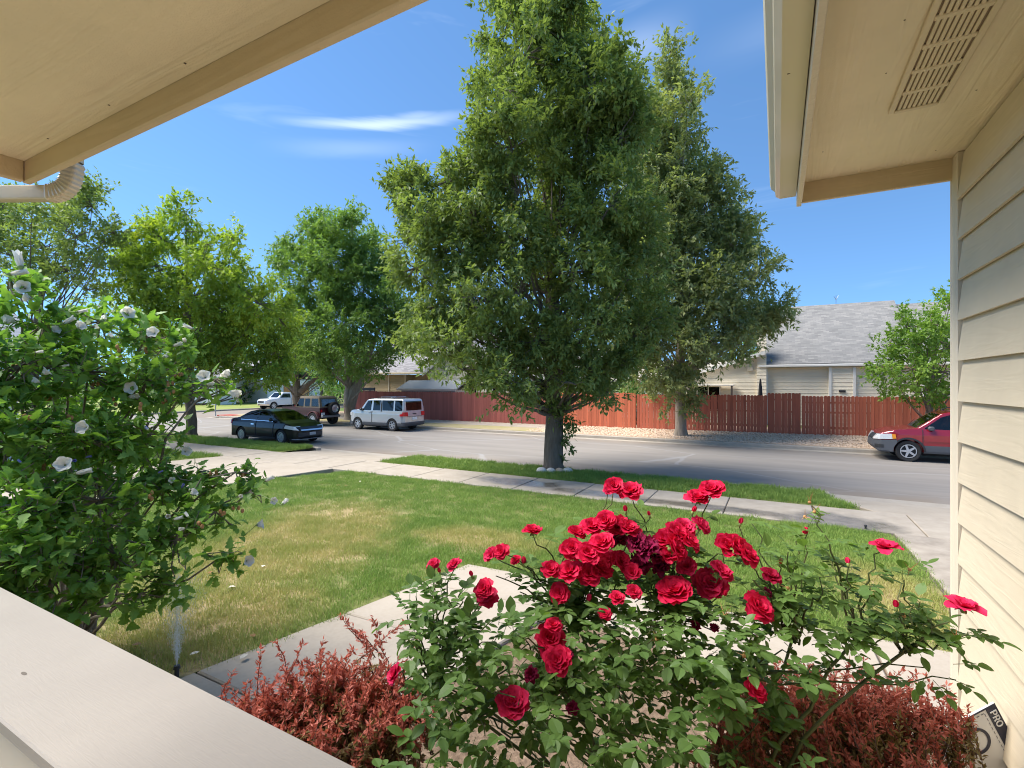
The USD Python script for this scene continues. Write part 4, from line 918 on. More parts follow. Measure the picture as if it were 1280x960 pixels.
b2 = sight_y(851, 24.0, 0.2)
lobes2 = [(835, 78, 12, 26), (838, 118, 20, 30), (842, 155, 28, 28), (862, 130, 10, 22), (818, 190, 36, 34), (850, 200, 34, 34), (870, 222, 26, 26), (880, 262, 36, 36), (840, 260, 44, 44), (910, 262, 16, 26), (915, 305, 34, 30),
          (870, 315, 46, 42), (820, 330, 46, 46), (940, 345, 24, 22), (905, 355, 38, 30), (965, 385, 16, 16), (940, 395, 30, 22), (860, 375, 46, 38), (905, 402, 42, 26), (955, 405, 20, 14), (820, 405, 44, 40), (875, 430, 36, 28),
          (915, 430, 26, 18), (830, 455, 40, 26), (862, 462, 26, 22), (815, 478, 26, 14), (848, 500, 20, 16, -0.5), (857, 513, 15, 12, -0.6), (866, 498, 14, 12, -0.4), (785, 300, 40, 50), (790, 400, 40, 40), (806, 165, 26, 34), (800, 235, 34, 40), (890, 215, 14, 12)]
tree('verge_tree', 'tall pale-trunked tree on the gravel verge before the picket fence', b2, 0.24, float(depth_of(b2[None])[0]), lobes2, oak2, bark_pale, 22, ll=0.22, lw=0.095, per=14, dens=0.95, gap=0.30, top=17.5, tw=0.7, clump=0.55, back=0.45)

b3 = sight_y(438, 24.2, 0.2); d3 = float(depth_of(b3[None])[0])
f3 = sight(436, 490, d3)
lobes3 = [(420, 285, 34, 20), (395, 300, 26, 24), (440, 292, 22, 24), (372, 325, 30, 24), (420, 325, 46, 34), (455, 330, 30, 24), (470, 305, 12, 14), (355, 318, 14, 10), (400, 365, 44, 34), (455, 365, 42, 34), (380, 400, 34, 32), (490, 345, 24, 26),
          (430, 405, 48, 32), (485, 385, 30, 30), (395, 435, 36, 24), (450, 440, 44, 24), (490, 425, 32, 26), (505, 400, 22, 24), (420, 462, 24, 12), (470, 462, 22, 10)]
tree('verge_tree', 'round green tree with a forked trunk between the soft-topped car and the silver car', b3, 0.40, d3, lobes3, ash, bark_pale, 23, ll=0.24, lw=0.115, per=13, dens=0.62, gap=0.32, top=7.5, tw=0.75, clump=0.6, back=0.4,
     fork=[(f3 + [0, 0, -1.0], sight(462, 440, d3), 0.42, 0.2), (sight(462, 440, d3), sight(478, 400, d3), 0.2, 0.08)], lean=(-0.6, 0.2))

b4 = sight(239, 544, 23.0); b4[2] = 0.16
lobes4 = [(233, 268, 16, 16), (240, 290, 24, 20), (205, 300, 28, 24), (260, 305, 20, 20), (185, 310, 22, 20), (215, 335, 36, 30), (268, 335, 26, 22), (292, 300, 5, 10), (292, 340, 14, 22), (175, 345, 26, 26), (150, 325, 18, 16), (240, 370, 40, 28), (300, 360, 24, 18),
          (190, 385, 34, 26), (280, 385, 32, 26), (325, 380, 30, 28), (350, 400, 20, 26), (260, 415, 36, 26), (310, 420, 38, 28), (345, 440, 24, 22), (220, 430, 34, 24), (275, 450, 36, 22), (320, 462, 28, 16), (240, 462, 30, 20), (352, 468, 14, 10)]
tree('street_tree', 'yellowing street tree with a bare cut trunk behind the black sedan, near kerb', b4, 0.215, 23.0, lobes4, yel, bark_grey, 24, ll=0.20, lw=0.10, per=13, dens=0.95, gap=0.36, top=9.5, tw=0.55, clump=0.48, back=0.45)

b5 = sight(40, 480, 19.5); b5[2] = 0.3
lobes5 = [(105, 228, 22, 20), (115, 258, 20, 24), (80, 250, 30, 26), (40, 262, 34, 28), (0, 265, 34, 36), (95, 295, 30, 26), (130, 300, 18, 14), (55, 310, 36, 26), (15, 320, 34, 26), (85, 338, 30, 20), (120, 335, 16, 14), (45, 352, 24, 16), (-40, 280, 40, 50), (140, 290, 6, 5), (110, 362, 16, 12)]
tree('garden_tree', 'loose-crowned tree standing beyond the porch downspout', b5, 0.22, 19.5, lobes5, olive, bark_grey, 25, ll=0.16, lw=0.085, per=12, dens=0.75, gap=0.40, top=8.0, tw=0.6, clump=0.42, back=0.4)

b6 = sight(372, 521, 38.5); b6[2] = 0.15
lobes6 = [(372, 445, 30, 20), (345, 440, 24, 20), (400, 450, 26, 18), (375, 415, 30, 22), (350, 465, 18, 9), (412, 468, 18, 8)]
tree('corner_tree', 'dark low-branching tree at the street corner in front of the white pickup', b6, 0.36, 38.5, lobes6, darkleaf, bark_grey, 26, ll=0.3, lw=0.15, per=9, dens=0.25, top=6.0, tw=0.8, clump=0.7, back=0.5,
     fork=[(sight(372, 492, 38.5), sight(350, 476, 38.5), .28, .12), (sight(374, 490, 38.5), sight(398, 470, 38.5), .28, .10), (sight(372, 495, 38.5), sight(368, 455, 38.5), .36, .14)])

b7 = sight_y(1165, 24.6, 0.2); d7 = float(depth_of(b7[None])[0])
lobes7 = [(1188, 372, 10, 16), (1190, 400, 22, 20), (1165, 405, 20, 20), (1132, 410, 22, 22), (1112, 430, 20, 18), (1150, 430, 28, 24), (1190, 435, 28, 26), (1110, 458, 20, 18), (1140, 462, 28, 20), (1180, 465, 30, 24), (1125, 485, 20, 10), (1155, 490, 26, 14), (1190, 492, 28, 12), (1225, 440, 36, 50)]
tree('verge_tree', 'small lime green tree overhanging the red car at the right', b7, 0.12, d7, lobes7, lime, bark_grey, 27, ll=0.15, lw=0.085, per=12, dens=0.72, top=4.8, tw=0.4, clump=0.38, back=0.5)

# spruce, trees behind the houses, shrubs over the fence, hedges
def mass(name, label, cat, c, rad, leaf, seed, n=3000, ll=0.3, lw=0.16, trunk=0.15, group=None, conical=False):
    """A bush or far tree: a short stem and leaves in clumps through its volume."""
    rng = np.random.default_rng(seed); c = np.asarray(c, float); rad = np.asarray(rad, float)
    t = thing(name, label, cat, (c[0], c[1], c[2] - rad[2]), group=group)
    k = max(6, n // 45)
    u = unit(rng.normal(size=(k, 3))) * rng.uniform(0.2, 1, (k, 1)) ** 0.4
    if conical:
        h = rng.uniform(0, 1, k) ** 1.5; a = rng.uniform(0, 2 * np.pi, k); rr = (1 - h) * rng.uniform(.5, 1, k)
        u = np.column_stack([rr * np.cos(a), rr * np.sin(a), h * 2 - 1])
    cc = c + u * rad
    P = (cc[:, None] + rng.normal(0, 1, (k, 45, 3)) * rad.min() * 0.16).reshape(-1, 3)
    P[:, 2] = np.maximum(P[:, 2], c[2] - rad[2] + 0.02)
    D = rng.normal(size=P.shape) + np.repeat(u, 45, 0) * .7 + [0, 0, -.2]
    s = rng.uniform(.7, 1.25, len(P))
    part('trunk', tube([c - [0, 0, rad[2] + .05], c - [0, 0, rad[2] * .3], c + [0, 0, rad[2] * .5]], [trunk, trunk * .7, trunk * .2], 7), bark_grey, t, smooth=True)
    part('crown', leaves(P, D, ll * s, lw * s, rng), leaf, t, kind='stuff')
    return t
def at(px, py, d): return sight(px, py, d)
mass('spruce_tree', 'blue-green spruce far behind the parked off-road car', 'tree', at(402, 462, 60), (2.6, 2.6, 4.2), bluegr, 31, 2600, .55, .10, conical=True)
mass('background_tree', 'light green tree just left of the forked trunk, behind the orange fence', 'tree', at(425, 462, 56), (3.0, 3.0, 3.2), ash, 32, 2200, .4, .22)
mass('background_tree', 'dark green tree far behind the tan sided house, at its left end', 'tree', at(447, 470, 48), (2.2, 2.2, 2.6), darkleaf, 33, 1800, .35, .2)
mass('background_tree', 'broad green tree filling the gap behind the corner tree', 'tree', at(372, 468, 78), (6, 6, 4.5), darkleaf, 34, 2600, .6, .35)
mass('background_tree', 'tree behind the far white house, left of the sign pole', 'tree', at(240, 440, 74), (9, 7, 7), darkleaf, 35, 5000, .6, .36)
mass('background_tree', 'tree behind the far white house, above its hedge', 'tree', at(310, 440, 80), (8, 7, 7.5), ash, 36, 4200, .6, .36)
mass('background_tree', 'tree behind the neighbour house, left of the yellowing street tree', 'tree', at(150, 420, 60), (7, 6, 6), olive, 37, 4200, .5, .3)
mass('background_tree', 'green tree between the verge tree and the roof of the cream house', 'tree', at(912, 455, 46), (3.6, 3.0, 2.6), ash, 38, 2600, .34, .2)
mass('background_tree', 'green tree behind the roof of the tan sided house', 'tree', at(545, 425, 58), (5, 4, 5), ash, 39, 3000, .45, .25)
mass('background_tree', 'green tree behind the grey gabled house', 'tree', at(700, 430, 54), (6, 4, 6), darkleaf, 40, 3600, .45, .25)
for i, (px, w) in enumerate(((705, 1.3), (735, 1.5), (768, 1.4), (795, 1.1))):
    mass('yard_shrub', ('shrub over the orange-red fence, just right of the big trunk', 'broad dark shrub over the middle of the orange-red fence', 'dark shrub over the right half of the orange-red fence', 'small shrub over the right end of the orange-red fence')[i], 'shrub', sight_y(px, 27.9, 1.6 + .1 * (i % 2)), (w, .9, 1.35), darkleaf if i % 2 else olive, 50 + i, 1500, .15, .085, .05)
for i, (px, d, w, h) in enumerate(((228, 64, 4.5, 1.1), (262, 63, 3.2, 1.2), (312, 66, 3.0, 1.3))):
    c = at(px, 480, d); c[2] = .13 + h
    mass('hedge', ('long clipped hedge on the far lawn, left of the sign pole', 'clipped hedge against the first white wall beyond the far lawn', 'square hedge between two white walls beyond the far lawn')[i], 'hedge', c, (1.2, w, h), darkleaf, 60 + i, 2200, .24, .15, .05)

# ------------------------------------------------------------------ vehicles
def rnd(pts, r):
    P = Polygon(pts).buffer(-r, join_style=1, quad_segs=3).buffer(2 * r, join_style=1, quad_segs=3).buffer(-r, join_style=1, quad_segs=3)
    c = np.array(P.exterior.coords)[:-1]
    return c if P.exterior.is_ccw else c[::-1]
def ex_side(c, w0, w1):
    """An x-z outline carried across the car from y = w0 to w1."""
    c = np.asarray(c); P = Polygon(c)
    if not P.exterior.is_ccw: c = c[::-1]
    return m3.Manifold.extrude(m3.CrossSection([c]), w1 - w0).transform(np.array([[1, 0, 0, 0], [0, 0, -1, w1], [0, 1, 0, 0]], float))
def ex_front(c, x0, x1):
    c = np.asarray(c); P = Polygon(c)
    if not P.exterior.is_ccw: c = c[::-1]
    return m3.Manifold.extrude(m3.CrossSection([c]), x1 - x0).transform(np.array([[0, 0, 1, x0], [1, 0, 0, 0], [0, 1, 0, 0]], float))
def ex_plan(c, z0, z1):
    c = np.asarray(c); P = Polygon(c)
    if not P.exterior.is_ccw: c = c[::-1]
    return m3.Manifold.extrude(m3.CrossSection([c]), z1 - z0).translate([0, 0, z0])
def mirror_front(half): return [(y, z) for y, z in half] + [(-y, z) for y, z in half[::-1]]
def mani(v, f): return m3.Manifold(m3.Mesh(np.asarray(v, np.float32), np.asarray(f, np.uint32)))
def soften(m, edge=0.07, it=4):
    v, f = tri(m.refine_to_length(edge))
    t = trimesh.Trimesh(v, f, process=True)
    trimesh.smoothing.filter_taubin(t, 0.5, 0.52, iterations=it)
    r = mani(t.vertices, t.faces)
    return r if not r.is_empty() else m
def boxm(x0, x1, y0, y1, z0, z1): return m3.Manifold.cube([x1 - x0, y1 - y0, z1 - z0]).translate([x0, y0, z0])
def about(m, k, c): return m.translate([-c[0], -c[1], -c[2]]).scale([k] * 3 if np.isscalar(k) else list(k)).translate(list(c))

tyre_m = mottled('tyre_rubber', [(0.3, (0.018, 0.018, 0.019)), (0.7, (0.035, 0.034, 0.033))], scale=20, rough=0.85)
alloy = plain('alloy', (0.62, 0.62, 0.63), 0.28, 0.9); black_pl = plain('black_plastic', (0.025, 0.026, 0.028), 0.55); dark_pl = plain('grey_cladding', (0.075, 0.08, 0.09), 0.6)
car_glass = glassmat('car_glass', (0.42, 0.46, 0.45)); dark_glass = glassmat('tinted_car_glass', (0.12, 0.13, 0.13))
red_lens = plain('red_lens', (0.55, 0.015, 0.02), 0.15, coat=0.6); clear_lens = plain('clear_lens', (0.78, 0.79, 0.80), 0.12, 0.2, coat=0.8); amber = plain('amber_lens', (0.75, 0.28, 0.03), 0.2)
chrome = plain('chrome', (0.80, 0.80, 0.81), 0.12, 1.0); plate_m = plain('plate_white', (0.72, 0.74, 0.74), 0.5); cabin_m = plain('cabin_grey', (0.09, 0.09, 0.095), 0.8); under_m = plain('underbody', (0.015, 0.015, 0.015), 0.9)

def wheel(parent, x, y, r, w, spokes, side, rim_r=0.64, rimmat=None, tyre=0.0):
    """side is +1 for the left of the car. Tyre lathe with a spoked rim."""
    pr = [(rim_r * r, -w / 2 * .82), (0.80 * r, -w / 2), (0.93 * r, -w / 2), (r, -w * .36), (r, w * .36), (0.93 * r, w / 2), (0.80 * r, w / 2), (rim_r * r, w / 2 * .82)]
    m = trimesh.creation.revolve(np.array(pr + pr[:1]), sections=32)
    v, f = tri(m); v = v[:, [0, 2, 1]] * [1, 1, 1]; f = f[:, ::-1]
    wp = part('wheel', (v + [x, y, r], f), tyre_m, parent, smooth=35, local=True)
    ms = []
    R = rim_r * r; o = side * w * 0.33
    ring = trimesh.creation.annulus(R * .90, R * 1.01, w * .30, sections=28); rv, rf = tri(ring); rv = rv[:, [0, 2, 1]]; ms.append((rv + [0, o, 0], rf[:, ::-1]))
    for k in range(spokes):
        a = 2 * np.pi * k / spokes + .3
        b = m3.Manifold.hull_points(np.array([[s * R * .17 if q == 0 else s * R * .12, yy, R * .15 if q == 0 else R * .93] for q in (0, 1) for s in (-1, 1) for yy in (-.012, .012)], float)).rotate([0, math.degrees(a), 0]).translate([0, o, 0])
        ms.append(b)
    hub = trimesh.creation.cylinder(R * .25, 0.05, sections=14); hv, hf = tri(hub); ms.append((hv[:, [0, 2, 1]] + [0, o, 0], hf[:, ::-1]))
    V, F = join(ms)
    part('rim', (V + [x, y, r], F), rimmat or alloy, wp, smooth=30, local=True)
    dsk = trimesh.creation.cylinder(R * .97, 0.02, sections=24); dv_, df = tri(dsk)
    part('brake_disc', (dv_[:, [0, 2, 1]] + [x, y + side * w * .05, r], df[:, ::-1]), black_pl, wp, smooth=30, local=True)

def seat(parent, x, y, mat=None):
    a = bevbox(x - .25, x + .25, y - .24, y + .24, .35, .52, .05); b = bevbox(-.07, .07, y - .23, y + .23, 0, .62, .05).rotate([0, -14, 0]).translate([x - .24, 0, .48]); h = bevbox(-.05, .05, y - .12, y + .12, 0, .2, .04).rotate([0, -14, 0]).translate([x - .40, 0, 1.12])
    part('seat', join([a, b, h]), mat or cabin_m, parent, smooth=40, local=True)

def car(name, label, loc, rotz, side, front, plan, paint, wheels, cabin, swin, wscreen, rscreen, glass=car_glass, rglass=None, wb_r=0.33, ww=0.2, spokes=5, soft=4, lens=(), arch=1.16, roofmat=None, rimmat=None, screen_w=0.60, seats=((0.35, .36), (0.35, -.36), (-.55, .36), (-.55, -.36))):
    """A hollow body cut from three outlines, wheel arches and windows taken out, panes set in."""
    t = thing(name, label, 'car', loc, rotz)
    xs = [p[0] for p in side]; L0, L1 = min(xs) - .1, max(xs) + .1
    ymax = max(p[0] for p in front)
    full = ex_side(rnd(side, .05), -1.2, 1.2) ^ ex_front(rnd(mirror_front(front), .06), L0, L1) ^ ex_plan(rnd(plan, .12), -.1, 3)
    full = soften(full, 0.075, soft)
    c0 = [0, 0, .75]
    cutw = [ex_side([(x + r * arch * math.cos(a), r + r * arch * math.sin(a)) for a in np.linspace(0, 2 * np.pi, 30)[:-1]], s * (ymax - .30) if s > 0 else -1.3, 1.3 if s > 0 else -(ymax - .30)) for x, r in wheels for s in (-1, 1)]
    body = full
    for q in cutw: body = body - q
    inner = about(full, (.965, .93, .955), [0, 0, .55]) ^ boxm(cabin[0], cabin[1], -2, 2, cabin[2], 3)
    body = body - inner
    shell = full - about(full, (.988, .975, .985), [0, 0, .7])
    panes = []
    def keep(cut, g, nm):
        nonlocal body
        body = body - cut
        p = shell ^ cut
        if not p.is_empty(): panes.append((nm, p, g))
    for i, (poly, g) in enumerate(swin):
        for s in (-1, 1):
            keep(ex_side(rnd(poly, .025), .25 if s > 0 else -1.3, 1.3 if s > 0 else -.25), g or glass, 'side_window')
    if wscreen: keep(ex_side(wscreen, -screen_w, screen_w), glass, 'windscreen')
    if rscreen: keep(ex_side(rscreen, -screen_w * .97, screen_w * .97), rglass or glass, 'rear_window')
    bp = part('body', body, paint, t, smooth=32, local=True)
    for nm, p, g in panes: part(nm, p, g, t, smooth=32, local=True)
    for (x, r), k in zip(wheels, range(9)):
        for s in (1, -1): wheel(t, x, s * (ymax - ww * .56), r, ww, spokes, s, rimmat=rimmat)
    for x, y in seats: seat(t, x, y)
    skins = {}
    def skin(nm, region, mat, k=1.012, label=None, inset=0.0):
        g = (about(full, (k, k + .008, k), c0) - about(full, .985, c0)) ^ region
        for q in cutw: g = g - q
        if not g.is_empty(): part(nm, g, mat, t, label=label, smooth=32, local=True)
    for z in lens: skin(*z)
    part('underside', bevbox(wheels[1][0] + .0, wheels[0][0], -ymax + .32, ymax - .32, .20, .34, .03), under_m, t, local=True)
    return t, full, skin
def mirrors(t, x, z, y, mat):
    for s in (1, -1):
        part('mirror', join([bevbox(x - .08, x + .09, s * y - .11 if s < 0 else s * y - .01, s * y + .01 if s < 0 else s * y + .11, z, z + .14, .035), bevbox(x - .02, x + .04, s * y - .06, s * y + .06, z + .02, z + .05, .01)]), mat, t, smooth=40, local=True)
def reg(side_poly, y0, y1): return ex_side(side_poly, y0, y1)
def both(side_poly, y): return ex_side(side_poly, y, 1.4) + ex_side(side_poly, -1.4, -y)

# --- black sedan, near kerb, facing right
blackp = plain('black_paint', (0.006, 0.006, 0.006), 0.25, coat=0.25, spec=0.35)
sed_side = [(-2.30, .40), (-2.31, .72), (-2.22, .97), (-1.98, 1.04), (-1.62, 1.10), (-1.05, 1.36), (-.55, 1.45), (-.05, 1.455), (.42, 1.38), (1.22, 1.00), (1.75, .90), (2.12, .76), (2.30, .60), (2.32, .38), (2.22, .22), (-2.2, .24)]
sed_front = [(.78, .18), (.86, .26), (.888, .45), (.885, .68), (.85, .88), (.80, .98), (.70, 1.20), (.60, 1.38), (.50, 1.47)]
sed_plan = [(-2.33, -.70), (-2.33, .70), (-2.05, .88), (1.55, .89), (2.1, .74), (2.36, .40), (2.36, -.40), (2.1, -.74), (1.55, -.89), (-2.05, -.88)]
sl = sight_y(305, 13.92); sr_ = sight_y(349, 13.92)
sx = (sl[0] + sr_[0]) / 2 + 0.02
t, full, skin = car('sedan', 'black four-door sedan parked facing right at the near kerb', (sx, 13.92 + .80, 0), 0, sed_side, sed_front, sed_plan, blackp, [(1.38, .32), (-1.35, .32)], (-1.75, 1.25, .55),
    [([(-1.40, 1.03), (-1.02, 1.27), (-.62, 1.36), (-.36, 1.375), (-.36, 1.00)], None), ([(-.28, 1.00), (-.28, 1.375), (.05, 1.37), (.42, 1.25), (.92, .99)], None)],
    [(.44, 1.345), (.52, 1.45), (1.28, 1.06), (1.17, .99)], [(-1.60, 1.05), (-1.70, 1.16), (-1.10, 1.43), (-.98, 1.33)],
    wb_r=.32, ww=.205, spokes=10, lens=[
        ('headlight', both([(1.62, .70), (2.22, .62), (2.10, .78), (1.70, .84)], .45), clear_lens),
        ('grille', reg([(1.9, .34), (2.5, .34), (2.5, .52), (1.9, .52)], -.62, .62), black_pl), ('upper_grille', reg([(2.0, .60), (2.5, .60), (2.5, .655), (2.0, .655)], -.55, .55), chrome),
        ('bumper_lip', reg([(2.0, .19), (2.5, .19), (2.5, .25), (2.0, .25)], -.8, .8), plain('lip_grey', (0.3, 0.32, 0.36), .3)),
        ('tail_light', both([(-2.4, .78), (-2.02, .80), (-2.02, .95), (-2.4, .95)], .4), red_lens),
        ('window_trim', both([(-1.45, .985), (.95, .962), (.95, .985), (-1.45, 1.01)], .5), chrome), ('door_seam', both([(-.325, .3), (-.31, .3), (-.31, 1.0), (-.325, 1.0)], .5), black_pl), ('door_seam', both([(.86, .3), (.875, .3), (.93, .95), (.915, .95)], .5), black_pl),
        ('door_handle', both([(-.62, .80), (-.42, .80), (-.42, .835), (-.62, .835)], .5), chrome, 1.025), ('sill', both([(-1.0, .20), (1.0, .20), (1.0, .30), (-1.0, .30)], .5), black_pl)])
mirrors(t, .78, .98, .86, blackp)
part('number_plate', bevbox(2.335, 2.35, -.16, .16, .40, .52, .004), plain('plate_grey', (.35, .36, .36), .5), t, local=True)

# --- silver boxy car on the far side, facing left
silver = plain('silver_paint', (0.47, 0.485, 0.50), 0.25, 0.45, coat=1.0)
el_side = [(-2.12, .42), (-2.13, .85), (-2.10, 1.15), (-2.06, 1.66), (-1.98, 1.76), (-.9, 1.80), (.25, 1.79), (.62, 1.72), (1.10, 1.16), (1.70, 1.11), (2.02, 1.03), (2.11, .85), (2.12, .42), (2.02, .26), (-2.02, .28)]
el_front = [(.80, .24), (.885, .32), (.905, .60), (.90, .95), (.86, 1.10), (.83, 1.40), (.79, 1.72), (.70, 1.81)]
el_plan = [(-2.15, -.78), (-2.15, .78), (-2.0, .90), (1.55, .90), (1.95, .80), (2.15, .50), (2.15, -.50), (1.95, -.80), (1.55, -.90), (-2.08, -.90)]
er, ef = sight_y(491, 20.72), sight_y(448.3, 20.72)
ex = (er[0] + ef[0]) / 2
t, full, skin = car('boxy_car', 'silver boxy wagon with grey lower cladding parked facing left before the maroon fence', (ex, 20.72 + .82, 0), 180, el_side, el_front, el_plan, silver, [(1.30, .335), (-1.28, .335)], (-2.0, 1.2, .55),
    [([(.28, 1.12), (.25, 1.66), (.56, 1.64), (.94, 1.12)], car_glass), ([(-.40, 1.12), (-.40, 1.68), (.12, 1.67), (.15, 1.12)], dark_glass), ([(-1.36, 1.12), (-1.35, 1.69), (-.55, 1.69), (-.55, 1.12)], dark_glass), ([(-2.0, 1.12), (-1.95, 1.67), (-1.44, 1.69), (-1.46, 1.12)], dark_glass)],
    [(.60, 1.67), (.68, 1.78), (1.16, 1.20), (1.04, 1.14)], [(-2.3, 1.14), (-2.3, 1.65), (-1.90, 1.65), (-1.95, 1.14)], rglass=dark_glass, ww=.215, spokes=6, soft=1, screen_w=.68, lens=[
        ('cladding', both([(-2.3, .2), (2.3, .2), (2.3, .46), (-2.3, .46)], .5), dark_pl), ('rear_bumper', reg([(-2.4, .2), (-1.95, .2), (-1.95, .50), (-2.4, .50)], -1, 1), dark_pl, 1.02), ('front_bumper', reg([(1.9, .2), (2.4, .2), (2.4, .52), (1.9, .52)], -1, 1), dark_pl, 1.02),
        ('tail_light', both([(-2.3, .84), (-1.86, .84), (-1.86, .95), (-2.02, .97), (-2.02, 1.06), (-2.3, 1.06)], .58), red_lens, 1.016), ('rear_pillar', both([(-.52, 1.08), (-.44, 1.08), (-.44, 1.66), (-.52, 1.66)], .5), black_pl),
        ('headlight', both([(1.80, .80), (2.3, .80), (2.3, .96), (1.80, .98)], .45), clear_lens), ('door_seam', both([(.19, .46), (.205, .46), (.205, 1.1), (.19, 1.1)], .5), black_pl), ('door_handle', both([(.28, 1.0), (.44, 1.0), (.44, 1.05), (.28, 1.05)], .5), silver, 1.03),
        ('tailgate_seam', reg([(-2.4, .80), (-1.98, .80), (-1.98, .815), (-2.4, .815)], -.62, .62), black_pl), ('badge', reg([(-2.4, .93), (-2.0, .93), (-2.0, .98), (-2.4, .98)], -.14, .14), black_pl), ('number_plate', reg([(-2.4, .62), (-2.0, .62), (-2.0, .78), (-2.4, .78)], -.2, .2), plate_m)])
mirrors(t, 1.0, 1.10, .87, black_pl)
for s in (1, -1):
    part('roof_rail', tube([[-1.2, s * .58, 1.78], [-1.15, s * .58, 1.85], [.0, s * .58, 1.85], [.05, s * .58, 1.77]], .016, 6), black_pl, t, smooth=True, local=True)
for x in (-1.0, -.25): part('roof_bar', bevbox(x - .03, x + .03, -.6, .6, 1.845, 1.875, .01), alloy, t, local=True)

# --- red car on the far side, its front half showing past our wall
redp = plain('red_paint', (0.30, 0.010, 0.022), 0.2, 0.25, coat=1.0)
fo_side = [(-2.18, .45), (-2.2, .85), (-2.12, 1.10), (-1.98, 1.55), (-1.85, 1.66), (-.9, 1.72), (.10, 1.70), (.42, 1.62), (1.06, 1.13), (1.68, 1.04), (2.05, .92), (2.19, .74), (2.22, .48), (2.06, .30), (-2.05, .32)]
fo_front = [(.80, .26), (.875, .34), (.89, .60), (.885, .90), (.84, 1.08), (.78, 1.35), (.70, 1.62), (.62, 1.73)]
fo_plan = [(-2.2, -.75), (-2.2, .75), (-2.0, .88), (1.6, .885), (2.05, .78), (2.25, .45), (2.25, -.45), (2.05, -.78), (1.6, -.885), (-2.0, -.88)]
fw = sight_y(1135, 20.85)
t, full, skin = car('red_car', 'red sport utility car with grey bumper, cut off by our wall at the right', (fw[0] + 1.31, 20.85 + .80, 0), 180, fo_side, fo_front, fo_plan, redp, [(1.31, .35), (-1.31, .35)], (-2.0, 1.1, .6),
    [([(.22, 1.10), (.02, 1.56), (.22, 1.58), (.44, 1.50), (.92, 1.10)], None), ([(-.85, 1.10), (-.85, 1.58), (-.08, 1.57), (.12, 1.10)], None), ([(-1.85, 1.12), (-1.75, 1.56), (-.97, 1.58), (-.97, 1.10)], dark_glass)],
    [(.42, 1.57), (.50, 1.69), (1.14, 1.17), (1.02, 1.10)], [(-2.4, 1.14), (-2.4, 1.52), (-1.9, 1.52), (-2.0, 1.14)], ww=.225, spokes=5, soft=2, screen_w=.64, lens=[
        ('cladding', both([(-2.3, .25), (1.1, .25), (1.1, .56), (-2.3, .56)], .5), dark_pl), ('front_bumper', reg([(1.62, .2), (2.5, .2), (2.5, .66), (1.62, .72)], -1, 1), dark_pl, 1.018), ('rear_bumper', reg([(-2.5, .2), (-1.62, .2), (-1.62, .6), (-2.5, .6)], -1, 1), dark_pl, 1.015),
        ('headlight', both([(1.74, .74), (2.3, .70), (2.3, .86), (2.0, .90), (1.76, .91)], .42), clear_lens, 1.016), ('indicator', both([(1.64, .76), (1.735, .745), (1.755, .905), (1.66, .90)], .5), amber, 1.016), ('grille', reg([(2.0, .70), (2.5, .70), (2.5, .86), (2.0, .86)], -.40, .40), black_pl, 1.014),
        ('fog_lamp', both([(1.98, .44), (2.2, .44), (2.2, .54), (1.98, .54)], .55), black_pl, 1.028), ('door_seam', both([(.93, .56), (.945, .56), (.945, 1.08), (.93, 1.08)], .5), black_pl), ('body_crease', both([(-2.0, .70), (.9, .70), (.9, .725), (-2.0, .725)], .5), redp, 1.018), ('wheel_trim', both([(x + q * math.cos(a), .35 + q * math.sin(a)) for x in (1.31,) for q, rr in ((.46, np.linspace(0, np.pi, 14)), (.405, np.linspace(np.pi, 0, 14))) for a in rr], .5), black_pl, 1.014)])
mirrors(t, .72, 1.06, .86, dark_pl)
for s in (1, -1): part('roof_rail', tube([[-1.5, s * .56, 1.70], [-1.4, s * .56, 1.78], [.0, s * .56, 1.78], [.15, s * .56, 1.69]], .018, 6), black_pl, t, smooth=True, local=True)
for s in (1, -1): part('wiper', tube([[1.10, s * .4 + .1, 1.16], [.86, s * .4 - .25, 1.36]], .008, 4), black_pl, t, local=True)

# --- maroon soft-topped off-road car with a spare wheel
maro = plain('maroon_paint', (0.040, 0.007, 0.010), 0.25, 0.1, coat=0.7); canvas = mottled('tan_canvas', [(0.3, (0.15, 0.122, 0.09)), (0.7, (0.20, 0.165, 0.125))], scale=5, rough=0.9); vinyl = glassmat('clear_vinyl', (0.55, 0.56, 0.54), 0.12)
jw = sight_y(393, 20.85)
jx = jw[0] - 1.19
t = thing('off_road_car', 'maroon soft-topped off-road car with spare wheel, parked left of the forked tree', 'car', (jx, 20.85 + .68, .04), 180)
R = .40
tub = ex_side(rnd([(-1.72, .55), (-1.72, 1.10), (.52, 1.10), (.62, 1.16), (1.78, 1.10), (1.82, .98), (1.80, .58)], .03), -.72, .72)
tub = tub - ex_side(rnd([(-1.6, .75), (-1.6, 1.4), (.5, 1.4), (.5, .75)], .03), -.66, .66)
for x in (1.19, -1.19):
    for s in (-1, 1): tub = tub - ex_side([(x + .47 * math.cos(a), R + .47 * math.sin(a)) for a in np.linspace(0, 2 * np.pi, 26)[:-1]], .35 if s > 0 else -1, 1 if s > 0 else -.35)
part('body', tub, maro, t, smooth=30, local=True)
for x in (1.19, -1.19):
    for s in (1, -1):
        wheel(t, x, s * .72, R, .27, 8, s, rim_r=.55)
        arc = [(x + .50 * math.cos(a), R + .50 * math.sin(a)) for a in np.linspace(.15, np.pi - .15, 14)] + [(x + .45 * math.cos(a), R + .45 * math.sin(a)) for a in np.linspace(np.pi - .15, .15, 14)]
        part('wheel_flare', ex_side(arc, .60 if s > 0 else -.86, .86 if s > 0 else -.60), plain('flare_maroon', (.13, .05, .05), .5), t, smooth=30, local=True)
